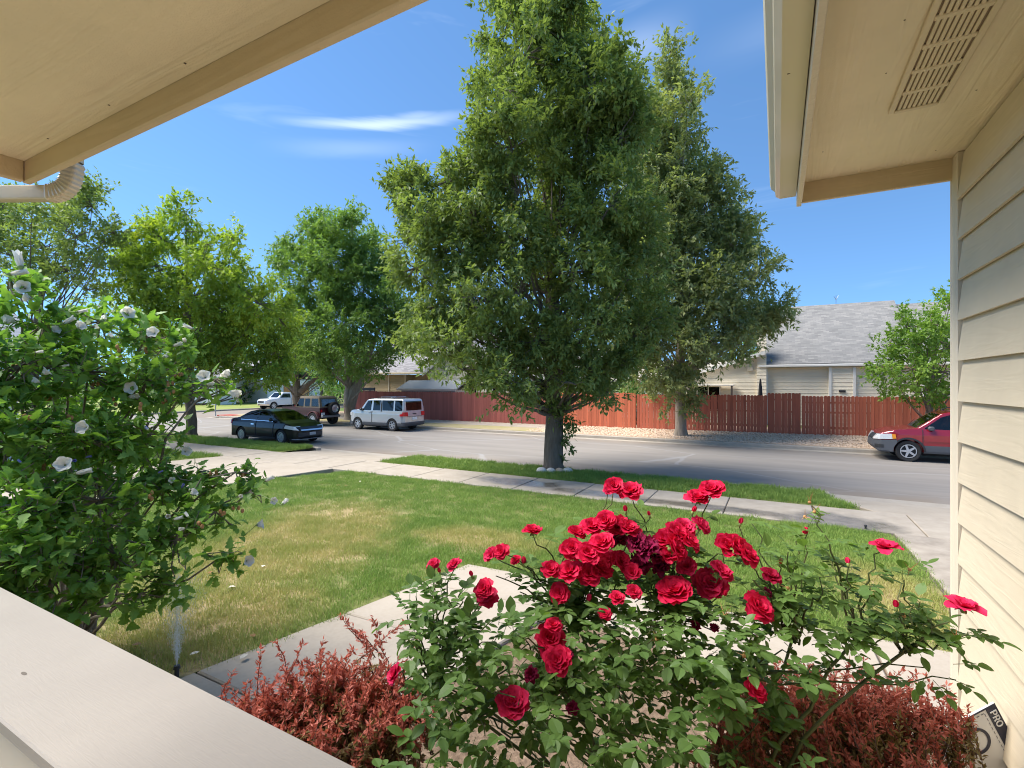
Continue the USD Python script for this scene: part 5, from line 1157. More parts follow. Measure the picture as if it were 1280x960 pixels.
part('windscreen_frame', join([bevbox(-.02, .04, -.70, .70, 1.68, 1.74, .01).rotate([0, 0, 0]).translate([.18, 0, 0])] + [tube([[.55, s * .69, 1.12], [.20, s * .66, 1.72]], .035, 6) for s in (-1, 1)]), maro, t, local=True)
part('windscreen', (np.array([[.53, -.66, 1.15], [.53, .66, 1.15], [.22, .63, 1.69], [.22, -.63, 1.69]]), np.array([[0, 1, 2], [0, 2, 3]])), car_glass, t, local=True)
top_full = ex_side(rnd([(-1.74, 1.10), (-1.60, 1.70), (-1.45, 1.80), (.1, 1.80), (.24, 1.74), (.22, 1.70), (.60, 1.105)], .03), -.71, .71) ^ ex_front(rnd(mirror_front([(.715, 1.0), (.71, 1.2), (.66, 1.68), (.58, 1.82)]), .04), -2, 2)
top_in = about(top_full, (.975, .955, .965), [0, 0, 1.05]); topc = top_full - top_in
topc = topc - ex_side([(.2, 1.70), (.62, 1.1), (.9, 1.1), (.5, 1.8), (.25, 1.73)], -1, 1)
cuts = [('side_curtain', [(-.95, 1.17), (-1.62, 1.17), (-1.50, 1.66), (-.95, 1.66)], vinyl), ('side_window', [(-.80, 1.17), (-.80, 1.66), (-.35, 1.66), (-.35, 1.17)], car_glass), ('door_window', [(-.25, 1.15), (-.25, 1.67), (.14, 1.66), (.44, 1.15)], car_glass)]
sk = top_full - about(top_full, (.99, .985, .99), [0, 0, 1.1])
for nm, poly, g in cuts:
    for s in (1, -1):
        cu = ex_side(rnd(poly, .03), .3 if s > 0 else -1, 1 if s > 0 else -.3); topc = topc - cu; part(nm, sk ^ cu, g, t, smooth=30, local=True)
cu = ex_side([(-2, 1.18), (-2, 1.62), (-1.45, 1.62), (-1.5, 1.18)], -.54, .54); topc = topc - cu; part('rear_window', sk ^ cu, vinyl, t, smooth=30, local=True)
part('soft_top', topc, canvas, t, smooth=30, local=True)
for y in (.35, -.35): seat(t, -.25, y)
part('rear_bumper', bevbox(-1.95, -1.76, -.70, .70, .50, .64, .03), plain('bumper_grey', (.22, .23, .25), .4, .4), t, smooth=30, local=True)
part('front_bumper', bevbox(1.86, 2.02, -.66, .66, .50, .63, .03), black_pl, t, smooth=30, local=True)
part('grille', join([bevbox(1.825, 1.85, y - .022, y + .022, .68, .98, .008) for y in np.linspace(-.24, .24, 7)]), black_pl, t, local=True)
for s in (1, -1):
    part('tail_light', bevbox(-1.76, -1.725, s * .62 - .05, s * .62 + .05, .82, .98, .01), red_lens, t, local=True)
    hl = trimesh.creation.cylinder(.09, .04, sections=18); hv, hf = tri(hl); part('headlight', (hv[:, [2, 1, 0]] + [1.84, s * .43, .86], hf[:, ::-1]), clear_lens, t, local=True)
    part('mirror', bevbox(.46, .56, s * .86 - .08, s * .86 + .08, 1.16, 1.32, .03), black_pl, t, local=True)
part('number_plate', bevbox(-1.765, -1.75, .38, .66, .66, .80, .003), plate_m, t, local=True)
pr = [(.24, -.11), (.33, -.13), (.385, -.12), (.395, -.06), (.395, .06), (.385, .12), (.33, .13), (.24, .11)]
tv_, tf_ = tri(trimesh.creation.revolve(np.array(pr + pr[:1]), sections=30)); 
spw = part('spare_wheel', (tv_[:, [2, 1, 0]] * [1, 1, 1] + [-1.92, -.18, 1.05], tf_), tyre_m, t, smooth=35, local=True)
dk = trimesh.creation.revolve(np.array([(0, .05), (.08, .06), (.09, .03), (.2, .02), (.245, .09), (.25, .05), (.22, -.02), (0, -.03), (0, .05)]), sections=24); kv, kf = tri(dk)
part('rim', (kv[:, [2, 1, 0]] * [-1, 1, 1] + [-1.95, -.18, 1.05], kf), alloy, spw, smooth=30, local=True)
part('underside', bevbox(-1.6, 1.7, -.4, .4, .40, .56, .03), under_m, t, local=True)

# --- white pickup on the side road, facing left
whitep = plain('white_paint', (0.78, 0.79, 0.80), 0.2, coat=0.8)
pk_side = [(-2.65, .55), (-2.65, 1.08), (-.62, 1.08), (-.58, 1.10), (-.45, 1.70), (-.2, 1.76), (.55, 1.72), (1.15, 1.16), (2.2, 1.06), (2.5, .92), (2.55, .6), (2.45, .42), (-2.6, .45)]
pk_front = [(.80, .35), (.88, .45), (.90, .75), (.88, 1.02), (.82, 1.15), (.72, 1.60), (.62, 1.78)]
pk_plan = [(-2.66, -.86), (-2.66, .86), (2.1, .88), (2.5, .65), (2.6, .3), (2.6, -.3), (2.5, -.65), (2.1, -.88)]
pp = sight_y(357, 34.4)
t, full, skin = car('pickup_truck', 'white pickup truck parked on the side road, partly behind the dark corner tree', (-45.9, 34.2, 0), -90, pk_side, pk_front, pk_plan, whitep, [(1.70, .38), (-1.55, .38)], (-.5, 1.1, .7),
    [([(-.30, 1.18), (-.25, 1.60), (.50, 1.60), (.95, 1.18)], None)], [(.55, 1.60), (.62, 1.72), (1.18, 1.22), (1.05, 1.15)], None, ww=.22, spokes=6, soft=3, seats=((.2, .36), (.2, -.36)), lens=[
        ('front_bumper', reg([(2.2, .4), (2.8, .4), (2.8, .62), (2.2, .62)], -1, 1), chrome, 1.02), ('grille', reg([(2.3, .68), (2.8, .68), (2.8, .88), (2.3, .88)], -.45, .45), black_pl), ('headlight', both([(2.1, .72), (2.7, .72), (2.7, .92), (2.1, .92)], .5), clear_lens),
        ('door_seam', both([(-.36, .5), (-.345, .5), (-.345, 1.15), (-.36, 1.15)], .5), black_pl)])
part('load_bed', boxm(-2.5, -.75, -.70, .70, 1.06, 1.09), black_pl, t, local=True)

# ------------------------------------------------------------------ street furniture and small things
spb = sight(269.5, 520, 37.7); spb[2] = .15
t = thing('sign_post', 'thin grey sign post standing behind the red ramp at the street corner', 'post', spb)
part('post', tube([spb, spb + [0, 0, 3.1]], .035, 8), plain('galvanised', (.32, .34, .35), .5, .6), t, smooth=True)
part('sign_plate', bevbox(spb[0] - .3, spb[0] + .3, spb[1] - .046, spb[1] - .036, spb[2] + 2.5, spb[2] + 3.05, .003), plain('galvanised', (.32, .34, .35), .5, .6), t)
hb = sight(368.5, 511, 37.0); hb[2] = .2
t = thing('fire_hydrant', 'small bright red hydrant at the foot of the dark corner tree', 'hydrant', hb)
hyd = plain('hydrant_red', (.55, .02, .03), .4)
part('barrel', tube([hb + [0, 0, z] for z in (0, .06, .07, .60, .62, .70, .78, .82)], [.17, .17, .13, .13, .16, .15, .08, .03], 12), hyd, t, smooth=40)
for s in (1, -1): part('outlet', tube([hb + [s * .08, 0, .48], hb + [s * .22, 0, .48]], .06, 8), hyd, t, smooth=40)
# white stones round the street tree
for i, (px, py, r, la) in enumerate(((677, 587.5, .125, 'large white stone at the left foot of the big street tree'), (688.5, 588.5, .11, 'white stone at the front of the big trunk, left of the tan one'), (699.5, 588.5, .105, 'tan stone among the white ones at the front of the big trunk'), (709.5, 587.5, .12, 'white stone at the right foot of the big street tree'))):
    c = sight(px, py, 13.55); c[2] = .2
    m = trimesh.creation.icosphere(2, 1.0); v = m.vertices * (1 + .25 * (meshkit.fbm(m.vertices * 2 + i * 7, 3, i)[:, None] - .5)) * np.array([r * 1.25, r, r * .85])
    p = part('stone', (v + c, m.faces), mottled('white_stone', [(.3, (.55, .50, .44)), (.7, (.78, .74, .68))], scale=14, rough=.8, fine=.4, bump=.4, bscale=30) if i != 2 else mottled('tan_stone', [(.3, (.42, .31, .22)), (.7, (.58, .46, .35))], scale=14, rough=.8, fine=.4), '/World', smooth=True)
    tagp(stage.GetPrimAtPath(p), la, 'stone', 'stones round the street tree')
# sprinkler heads, the near one throwing a plume
drop = usdkit.material(stage, LK + 'water_spray', {'t': ('transparent_bsdf', {}), 'd': ('principled_bsdf', {'base_color': (.9, .93, .95), 'roughness': .1}), 'x': ('mix_closure', {'fac': .45})}, [('t.BSDF', 'x.closure1'), ('d.BSDF', 'x.closure2')], surface='x.closure')
def sprinkler(px, py, d, label, hgt, n, lean, seed, spread=.10):
    b = sight(px, py, d); b[2] = float(gz(b[1]))
    t = thing('sprinkler', label, 'sprinkler', b)
    part('head', tube([b, b + [0, 0, .06], b + [0, 0, .062], b + [0, 0, .085]], [.016, .016, .024, .020], 10), black_pl, t, smooth=40)
    if n:
        r = np.random.default_rng(seed)
        u = r.uniform(0, 1, n) ** .8
        a = r.uniform(0, 2 * np.pi, n); q = np.abs(r.normal(0, .6, n))
        P = b + np.column_stack([np.cos(a) * q * spread * u ** 1.2, np.sin(a) * q * spread * u ** 1.2, .08 + u * hgt]) + np.outer(u ** 1.5, lean)
        h = r.uniform(.004, .014, n); w = r.uniform(.0007, .0016, n)
        T = np.array([[1, 0, 0], [-.5, .87, 0], [-.5, -.87, 0], [0, 0, 1], [0, 0, -1]]); F = np.array([[0, 1, 3], [1, 2, 3], [2, 0, 3], [1, 0, 4], [2, 1, 4], [0, 2, 4]])
        V = P[:, None] + T[None] * np.stack([w, w, h], 1)[:, None]
        part('spray', (V.reshape(-1, 3), (np.arange(n)[:, None, None] * 5 + F[None]).reshape(-1, 3)), drop, t, kind='stuff')
sprinkler(221, 845, 3.62, 'pop-up sprinkler throwing a narrow plume of water beside the porch ledge', .66, 4200, np.array([-.02, .02, 0]), 3, .22)
sprinkler(1082, 664, 8.2, 'small black sprinkler head at the lawn corner by the right driveway', .05, 0, np.zeros(3), 4)
# fallen leaves and scraps lying on lawn and path
fr = np.random.default_rng(8)
fl = [(425, 609, 11.3, 'pale dry leaf beyond the middle of the lawn, largest of the cluster there'), (430, 613, 11.2, 'small dry leaf touching the pale one beyond the middle of the lawn'), (450, 603, 11.8, 'dry leaf nearest the pavement on the lawn'), (480, 640, 9.0, 'lone dry leaf in the green middle of the lawn'),
      (262, 720, 5.6, 'dry leaf on the straw patch right of the shrub'), (285, 745, 5.2, 'dry leaf on the lower straw patch above the garden path'), (177, 812, 4.0, 'dry leaf in the grass left of the water plume'), (250, 823, 3.9, 'dry leaf just right of the near sprinkler head'),
      (675, 645, 9.0, 'dry leaf on the lawn behind the roses'), (300, 838, 3.8, 'curled leaf lying on the garden path edge'), (315, 800, 4.2, 'dry leaf at the grass edge above the garden path'), (330, 705, 5.9, 'dry leaf on the straw patch, farthest from the shrub')]
for px, py, d, la in fl:
    c = sight(px, py, d); c[2] = float(gz(c[1])) + .045
    v, f = leaves(np.array([c]), np.array([[fr.normal(), fr.normal(), .12]]), .075, .05, fr, 'oval', up=.95)
    p = part('fallen_leaf', (v, f), dead if fr.uniform() < .6 else plain('bleached_leaf', (.62, .56, .45), .8), '/World')
    tagp(stage.GetPrimAtPath(p), la, 'leaf', 'dry leaves lying on the lawn')

# ------------------------------------------------------------------ the white flowering shrub on the left
def single_leaves(parent, V, F, nv, pick, mat, rest_mat=None, name='leaf', rest='foliage'):
    """The picked leaves become parts of their own, the others one part."""
    nf = len(F) // (len(V) // nv)
    n = len(V) // nv
    Vr, Fr = V.reshape(n, nv, 3), F.reshape(n, nf, 3)
    rest_i = np.setdiff1d(np.arange(n), pick)
    for i in pick: part(name, (Vr[i], Fr[i] - i * nv), mat, parent)
    part(rest, (Vr[rest_i].reshape(-1, 3), (Fr[rest_i] - (rest_i * nv)[:, None, None] + (np.arange(len(rest_i)) * nv)[:, None, None]).reshape(-1, 3)), mat, parent, kind='stuff')

rh = np.random.default_rng(71)
hroot = sight(55, 480, 3.75); hroot[2] = float(gz(hroot[1]))
hb_ = thing('flowering_shrub', 'tall leafy shrub with white half-closed flowers beyond the porch ledge', 'shrub', hroot)
hleaf = leafmat('shrub_leaf', [(0.1, (0.161, 0.286, 0.064)), (0.45, (0.347, 0.538, 0.100)), (0.75, (0.625, 0.808, 0.131)), (0.95, (0.880, 0.880, 0.174))], trans=0.42, rough=0.38, spec=0.5, clump=0.35, cscale=1.5)
hstem = mottled('shrub_stem', [(0.3, (0.13, 0.10, 0.07)), (0.7, (0.30, 0.25, 0.19))], scale=12, rough=0.9, bump=0.5, bscale=40)
HL = [(12, 345, 22, 32, 3.5), (55, 405, 55, 34, 3.7), (125, 402, 46, 28, 3.9), (185, 418, 46, 30, 3.9), (30, 455, 60, 45, 3.4), (110, 465, 66, 48, 3.7), (185, 475, 52, 40, 3.9), (240, 478, 36, 16, 3.9), (270, 474, 20, 9, 3.85), (20, 540, 60, 60, 3.2), (100, 545, 66, 52, 3.5),
      (180, 545, 55, 45, 3.8), (40, 625, 60, 52, 3.1), (125, 625, 66, 48, 3.4), (205, 610, 46, 38, 3.7), (255, 590, 34, 20, 3.75), (295, 590, 26, 13, 3.7), (312, 615, 16, 10, 3.7), (60, 705, 60, 40, 3.05), (145, 695, 60, 38, 3.3), (220, 675, 44, 30, 3.5), (270, 640, 32, 20, 3.6), (275, 697, 26, 10, 3.5),
      (110, 750, 46, 18, 3.2), (175, 742, 30, 12, 3.3), (-70, 500, 60, 170, 3.2), (70, 500, 80, 80, 4.3), (120, 600, 90, 80, 4.2), (20, 700, 50, 50, 2.95), (205, 720, 26, 14, 3.4)]
tips, P, D = [], [], []
stems = []
cent = []
for px, py, rx, ry, d in HL:
    C = sight(px, py, d); cent.append(C); s = d / FPX
    r0 = hroot + [rh.uniform(-.3, .3), rh.uniform(-.15, .3), 0]
    stems.append(tube(curve(r0, C, n=9, wob=.035, rng=rh, mid=(r0 * .6 + C * .4) * [1, 1, 0] + [0, 0, (r0[2] * .4 + C[2] * .6)]), np.linspace(.017, .006, 9), 6))
    nt = int(max(4, rx * ry / 88))
    for _ in range(nt):
        u = unit(rh.normal(size=3)); q = C + u * np.array([rx * s, rx * s, ry * s]) * rh.uniform(.3, 1) ** .5
        out = unit(q - C + np.array([0, 0, .25]) + rh.normal(0, .3, 3)); a = q - out * rh.uniform(.15, .32)
        stems.append(tube(curve(C, q, n=5, wob=.012, rng=rh, mid=a), np.linspace(.006, .0022, 5), 4, cap=False))
        tips.append((q, out))
        m = rh.integers(11, 19)
        t = rh.uniform(0, 1, m) ** .7
        pts = a + (q - a) * t[:, None] + rh.normal(0, .022, (m, 3))
        P.append(pts); D.append(out * .45 + rh.normal(0, .75, (m, 3)) + [0, 0, -.15])
P, D = np.vstack(P), np.vstack(D)
Lh = rh.uniform(.050, .098, len(P))
hv_, hf_ = leaves(P, D, Lh, Lh * rh.uniform(.62, .80, len(P)), rh, 'lobed', up=.62)
part('stem', join(stems), hstem, hb_, kind='stuff')
dist_ = np.linalg.norm(P - [0, 0, CAMZ], axis=1)
inview = (depth_of(P) > 0) & ((CY * P[:, 0] + SY * P[:, 1]) / depth_of(P) * FPX + 640 > 0)
pick = np.where(inview)[0]; pick = pick[np.argsort((dist_ - 6 * Lh + rh.normal(0, .25, len(P)))[pick])][:300]
single_leaves(hb_, hv_, hf_, 15, pick, hleaf)
# flowers: a calyx and five furled petals
def petal_patch(th0, th1, L, W, az, cup=.25, ruf=.0, rng=None, nu=5, nv=6, notch=.12, base=.0):
    u = np.linspace(-1, 1, nu)[None, :]; v = np.linspace(0, 1, nv)[:, None]
    th = th0 + (th1 - th0) * v
    rad = np.cumsum(np.sin(th) * (L / (nv - 1)), axis=0) - np.sin(th[:1]) * (L / (nv - 1)) + base
    z = np.cumsum(np.cos(th) * (L / (nv - 1)), axis=0) - np.cos(th[:1]) * (L / (nv - 1))
    w = W * np.sin(np.pi * (.10 + .70 * v ** .9)) ** .9
    x = rad + 0 * u - notch * L * (u ** 2) * v ** 2 * np.sin(th); y = w * u
    zz = z + cup * np.abs(u) ** 2 * w * np.sin(th) - notch * L * (u ** 2) * v ** 2 * np.cos(th)
    x = x - cup * np.abs(u) ** 2 * w * np.cos(th) * .9
    if ruf and rng is not None: zz = zz + ruf * v * rng.normal(0, 1, zz.shape); x = x + ruf * .6 * v * rng.normal(0, 1, x.shape)
    c, s = math.cos(az), math.sin(az)
    V = np.stack([x * c - y * s, x * s + y * c, zz], -1).reshape(-1, 3)
    i, j = np.meshgrid(np.arange(nv - 1), np.arange(nu - 1), indexing='ij')
    q = np.stack([i * nu + j, i * nu + j + 1, (i + 1) * nu + j + 1, (i + 1) * nu + j], -1).reshape(-1, 4)
    return V, np.vstack([q[:, [0, 1, 2]], q[:, [0, 2, 3]]])
def orient(V, axis, at_, spin=0.0):
    a = unit(np.asarray(axis, float)); r = np.array([0, 0, 1.0]) if abs(a[2]) < .95 else np.array([1.0, 0, 0])
    x = unit(np.cross(r, a)); y = np.cross(a, x)
    return V[:, :1] * x + V[:, 1:2] * y + V[:, 2:] * a + at_
white_pet = leafmat('white_petal', [(0.2, (0.82, 0.80, 0.75)), (0.8, (0.85, 0.85, 0.82))], trans=0.45, rough=0.6, tint=(1.0, 1.0, .95))
violet_pet = leafmat('violet_petal', [(0.2, (0.30, 0.30, 0.62)), (0.8, (0.45, 0.45, 0.75))], trans=0.35, rough=0.6, tint=(1.0, 1.0, 1.0))
calyx_m = plain('calyx_green', (0.20, 0.27, 0.07), .6)
pod_m = mottled('seed_pod', [(.3, (.30, .14, .05)), (.7, (.50, .28, .11))], scale=40, rough=.8)
WF = [(24, 326, 30, 0), (22, 341, 24, 0), (29, 359, 22, 1), (160, 391, 20, 1), (191, 415, 18, 1), (102, 389, 14, 0), (85, 401, 20, 0), (101, 407, 16, 1), (129, 399, 24, 0), (236, 409, 16, 0), (231, 426, 14, 0), (207, 445, 18, 0), (221, 431, 16, 0), (59, 464, 16, 1), (81, 457, 10, 0), (164, 485, 20, 1), (165, 496, 20, 0),
      (255, 470, 20, 1), (262, 480, 14, 0), (282, 467, 18, 1), (294, 492, 20, 1), (45, 476, 14, 1), (79, 580, 24, 1), (103, 590, 22, 0), (103, 534, 22, 1), (233, 564, 16, 1), (243, 615, 14, 1), (210, 645, 18, 0), (222, 648, 14, 0), (234, 644, 12, 0), (228, 661, 14, 0), (311, 701, 18, 1), (300, 620, 14, 0),
      (336, 599, 16, 0), (355, 628, 16, 0), (342, 626, 12, 1), (327, 655, 16, 1), (33, 372, 14, 1), (122, 410, 16, 0), (70, 412, 14, 1), (140, 420, 14, 0), (215, 600, 10, 1), (48, 440, 12, 0), (10, 400, 18, 1)]
LD = depth_of(P); LPX, LPY = (CY * P[:, 0] + SY * P[:, 1]) / LD * FPX + 640, 480 - (P[:, 2] - CAMZ) / LD * FPX
for i, (px, py, w, op) in enumerate(WF + [(92, 576, 12, 2), (110, 571, 9, 2), (184, 536, 12, 2), (25, 577, 9, 2), (228, 608, 10, 2), (200, 590, 8, 2)]):
    near_px = np.where((LPX - px) ** 2 + (LPY - py) ** 2 < 144)[0]
    if not len(near_px): near_px = np.argsort((LPX - px) ** 2 + (LPY - py) ** 2)[:3]
    d = float(depth_of(P)[near_px].min()) - .015
    c = sight(px, py, d); S = w * d / FPX * .70
    ax = unit(np.array([rh.normal(0, .7), rh.normal(0, .5), .25]) + np.array([CY * .5, SY * .5, 0]) + np.array([SY * .5, -CY * .5, 0]) * (op == 1))
    ms = [petal_patch(.12 if op != 1 else .35, .28 if op != 1 else 1.1, S * 1.15 if op != 1 else S * .85, S * (.20 if op != 1 else .38), 2 * math.pi * j / 5 + i, cup=.5, ruf=S * .02, rng=rh) for j in range(5)]
    V, F = join(ms)
    fp = part('flower', (orient(V, ax, c - ax * S * .5), F), violet_pet if op == 2 else white_pet, hb_, smooth=True)
    cl = trimesh.creation.cone(S * .17, S * .34, sections=8); cv = np.array(cl.vertices) * [1, 1, -1]
    part('calyx', (orient(cv, ax, c - ax * S * .38), np.array(cl.faces)[:, ::-1]), calyx_m, fp, smooth=True)
    near_ = P[np.argmin(np.linalg.norm(P - (c - ax * S * .9), axis=1))]
    stems_ = tube(curve(c - ax * S * .6, near_, n=4), np.linspace(.0022, .003, 4), 4)
    part('flower_stalk', stems_, calyx_m, fp)
for px, py in ((53, 583), (140, 502), (175, 508), (207, 500), (215, 480), (267, 590), (275, 640), (300, 636), (60, 500), (190, 620), (250, 655), (120, 480), (35, 520), (212, 488), (150, 440), (305, 592), (85, 520), (226, 470), (182, 438), (20, 460)):
    k = np.argsort((LPX - px) ** 2 + (LPY - py) ** 2)[:4]; c = sight(px, py, float(LD[k].min()) - .01)
    m = [trimesh.creation.icosphere(1, 1.0) for _ in range(3)]
    part('seed_pod', join([(x.vertices * np.array([.012, .012, .017]) + c + rh.normal(0, .014, 3), x.faces) for x in m]), pod_m, hb_, smooth=True)

# ------------------------------------------------------------------ the rose bush
rr_ = np.random.default_rng(91)
rroot = np.array([-.30, 1.80, float(gz(1.8))])
rb = thing('rose_bush', 'rose bush full of double red blooms in the bed before us', 'rose bush', rroot)
rleaf = leafmat('rose_leaf', [(0.1, (0.088, 0.158, 0.045)), (0.45, (0.188, 0.296, 0.059)), (0.7, (0.376, 0.501, 0.070)), (0.92, (0.680, 0.663, 0.096))], trans=0.38, rough=0.35, spec=0.5, clump=0.4, cscale=2.2)
cane = mottled('rose_cane', [(.3, (.055, .075, .03)), (.55, (.11, .13, .045)), (.75, (.15, .09, .055))], scale=6, rough=.6)
rose_red = leafmat('rose_petal_red', [(.1, (.72, .018, .085)), (.5, (.86, .038, .135)), (.9, (.88, .13, .25))], trans=.35, rough=.5, spec=.25, tint=(1.0, .6, .6))
rose_pink = leafmat('rose_petal_pink', [(.1, (.72, .030, .12)), (.5, (.85, .085, .22)), (.9, (.88, .24, .38))], trans=.35, rough=.5, spec=.25, tint=(1.0, .6, .7))
rose_dark = leafmat('rose_petal_dark', [(.1, (.22, .008, .05)), (.5, (.36, .014, .10)), (.9, (.50, .04, .20))], trans=.2, rough=.6, spec=.2, tint=(1.0, .6, .7))
RF = [(768, 606, 30, 'r'), (788, 612, 34, 'r'), (760, 612, 16, 'p'), (872, 620, 34, 'r'), (890, 610, 36, 'r'), (666, 661, 29, 'r'), (612, 692, 24, 'p'), (626, 689, 24, 'r'), (567, 704, 23, 'p'), (541, 705, 20, 'p'), (604, 735, 30, 'r'), (608, 745, 34, 'p'), (644, 700, 16, 'r'),
      (722, 664, 28, 'r'), (740, 656, 34, 'r'), (756, 650, 34, 'r'), (772, 656, 32, 'r'), (786, 657, 36, 'r'), (716, 685, 36, 'r'), (736, 690, 38, 'r'), (752, 676, 36, 'r'), (758, 698, 34, 'r'), (712, 712, 38, 'r'), (736, 716, 36, 'r'), (752, 708, 40, 'r'), (688, 710, 28, 'r'), (772, 672, 32, 'd'),
      (795, 676, 36, 'd'), (808, 684, 42, 'd'), (822, 692, 38, 'd'), (800, 704, 36, 'd'), (826, 708, 30, 'd'), (778, 700, 30, 'r'), (790, 714, 26, 'r'), (832, 672, 40, 'r'), (850, 664, 38, 'r'), (846, 682, 40, 'r'), (864, 676, 34, 'r'), (856, 658, 30, 'p'), (878, 655, 30, 'p'), (858, 706, 30, 'p'), (838, 690, 34, 'r'),
      (912, 680, 38, 'r'), (928, 685, 44, 'r'), (938, 692, 34, 'r'), (904, 713, 36, 'p'), (888, 728, 50, 'p'), (843, 736, 50, 'r'), (793, 739, 23, 'r'), (699, 741, 30, 'r'), (965, 718, 28, 'p'), (950, 757, 46, 'r'), (688, 797, 46, 'r'), (697, 824, 42, 'r'), (710, 818, 20, 'd'), (664, 843, 24, 'd'),
      (641, 877, 48, 'p'), (491, 842, 28, 'p'), (1107, 680, 34, 'p'), (1205, 754, 40, 'p'), (870, 781, 18, 'd'), (893, 784, 15, 'd'), (946, 862, 34, 'r'), (716, 884, 22, 'd'), (772, 746, 22, 'r'), (756, 766, 20, 'r'), (692, 780, 26, 'r'), (960, 740, 16, 'd')]
flow_pts, flow_px = [], []
def rose_depth(px, py): return 1.84 - (py - 600) / 300 * .36
bush_c = sight(800, 760, 1.5)
canes = []
hubs = [sight(*q) for q in ((600, 880, 1.80), (540, 850, 1.74), (690, 850, 1.84), (770, 840, 1.88), (850, 850, 1.86), (920, 850, 1.84), (990, 800, 1.80), (1070, 800, 1.72), (1130, 815, 1.66), (720, 780, 1.92), (840, 770, 1.92))]
for q_ in hubs:
    canes.append(tube(curve(rroot + np.array([rr_.uniform(-.15, .15), rr_.uniform(-.12, .12), 0]), q_, n=9, mid=rroot * [.6, .6, .3] + q_ * [.4, .4, .7], wob=.012, rng=rr_), np.linspace(.009, .005, 9), 6))
def cane_to(p, d0=None):
    hc = [q for q in hubs if q[2] < p[2] - .05] or [rroot + [0, 0, .5]]
    hc = sorted(hc, key=lambda q: np.linalg.norm(q - p) + rr_.uniform(0, .12))
    r0 = hc[0] + rr_.normal(0, .008, 3)
    mid = np.array([r0[0] * .55 + p[0] * .45, r0[1] * .55 + p[1] * .45, r0[2] * .35 + p[2] * .65])
    c = curve(r0, p, n=10, mid=mid, wob=.010, rng=rr_)
    canes.append(tube(c, np.linspace(.0045, .0018, 10), 5))
    return c
for i, (px, py, w, ty) in enumerate(RF):
    d = rose_depth(px, py) + rr_.normal(0, .03)
    if px > 1050: d = 1.62
    c = sight(px, py, d); R = w * .5 * d / FPX * .97
    if px > 1050 or (665 <= px <= 667): ax = unit(np.array([0.05, -.1, 1.0]))
    else: ax = unit(np.array([SY, -CY, 0]) * rr_.uniform(.25, .75) + np.array([0, 0, 1.0]) * rr_.uniform(.6, 1.0) + np.array([CY, SY, 0]) * ((px - 790) / 400 + rr_.normal(0, .25)))
    ms = []
    rings = ((6, 1.05, 1.62, 1.0, .50), (6, .80, 1.35, .92, .48), (6, .50, 1.05, .80, .42), (5, .25, .75, .66, .34), (4, .08, .42, .52, .26)) if ty != 'd' else ((6, .6, 1.9, .95, .36), (6, .4, 1.3, .85, .36), (5, .2, .8, .72, .3))
    if px > 1050: rings = ((5, 1.05, 1.65, 1.15, .48), (5, .6, 1.15, .75, .40), (4, .2, .6, .5, .3))
    for q, (n_, t0, t1, Lk, Wk) in enumerate(rings):
        for j in range(n_):
            ms.append(petal_patch(t0 * rr_.uniform(.85, 1.15), t1 * rr_.uniform(.85, 1.15), R * Lk * rr_.uniform(.9, 1.1), R * Wk * rr_.uniform(.9, 1.12), 2 * math.pi * (j + .5 * (q % 2)) / n_ + rr_.normal(0, .12), cup=rr_.uniform(.15, .5), ruf=R * (rr_.uniform(.03, .06) if ty != 'd' else .10), rng=rr_, nu=6, nv=6, notch=.10))
    V, F = join(ms)
    fp = part('flower', (orient(V, ax, c - ax * R * .35), F), {'r': rose_red, 'p': rose_pink, 'd': rose_dark}[ty], rb, smooth=True, label={'r': None, 'p': 'pinkish red bloom', 'd': 'wilting dark crimson bloom'}[ty])
    sp_ = [petal_patch(.9, 2.2, R * .55, R * .10, 2 * math.pi * j / 5, cup=.2, nu=3, nv=4) for j in range(5)]
    cl = trimesh.creation.icosphere(1, R * .16)
    sv, sf = join(sp_ + [(np.array(cl.vertices) * [1, 1, 1.3] - [0, 0, R * .1], cl.faces)])
    part('calyx', (orient(sv, ax, c - ax * R * .40), sf), calyx_m, fp)
    base = c - ax * R * .5
    flow_pts.append((base, cane_to(base))); flow_px.append((px, py, w * .62, d))
RT = [(1015, 632), (1010, 655), (940, 650), (985, 690), (1040, 720), (1130, 725), (1225, 798), (1150, 752), (1095, 735), (1180, 775), (1160, 835), (1195, 850), (560, 750), (520, 745), (545, 790), (590, 790), (625, 770), (510, 800), (530, 860), (600, 850), (570, 900), (650, 740), (690, 760), (730, 780), (780, 790), (830, 790), (900, 770), (940, 800), (1000, 770),
      (1050, 790), (1100, 800), (860, 840), (800, 850), (740, 860), (690, 890), (900, 880), (960, 830), (1040, 840), (620, 720), (545, 730), (990, 720), (1070, 760), (1210, 790), (870, 740), (650, 800), (980, 880), (520, 890)]
tw = []
for px, py in RT:
    d = rose_depth(px, py) + rr_.normal(0, .08)
    if px > 1050: d = 1.62
    p = sight(px, py, d); tw.append((p, cane_to(p)))
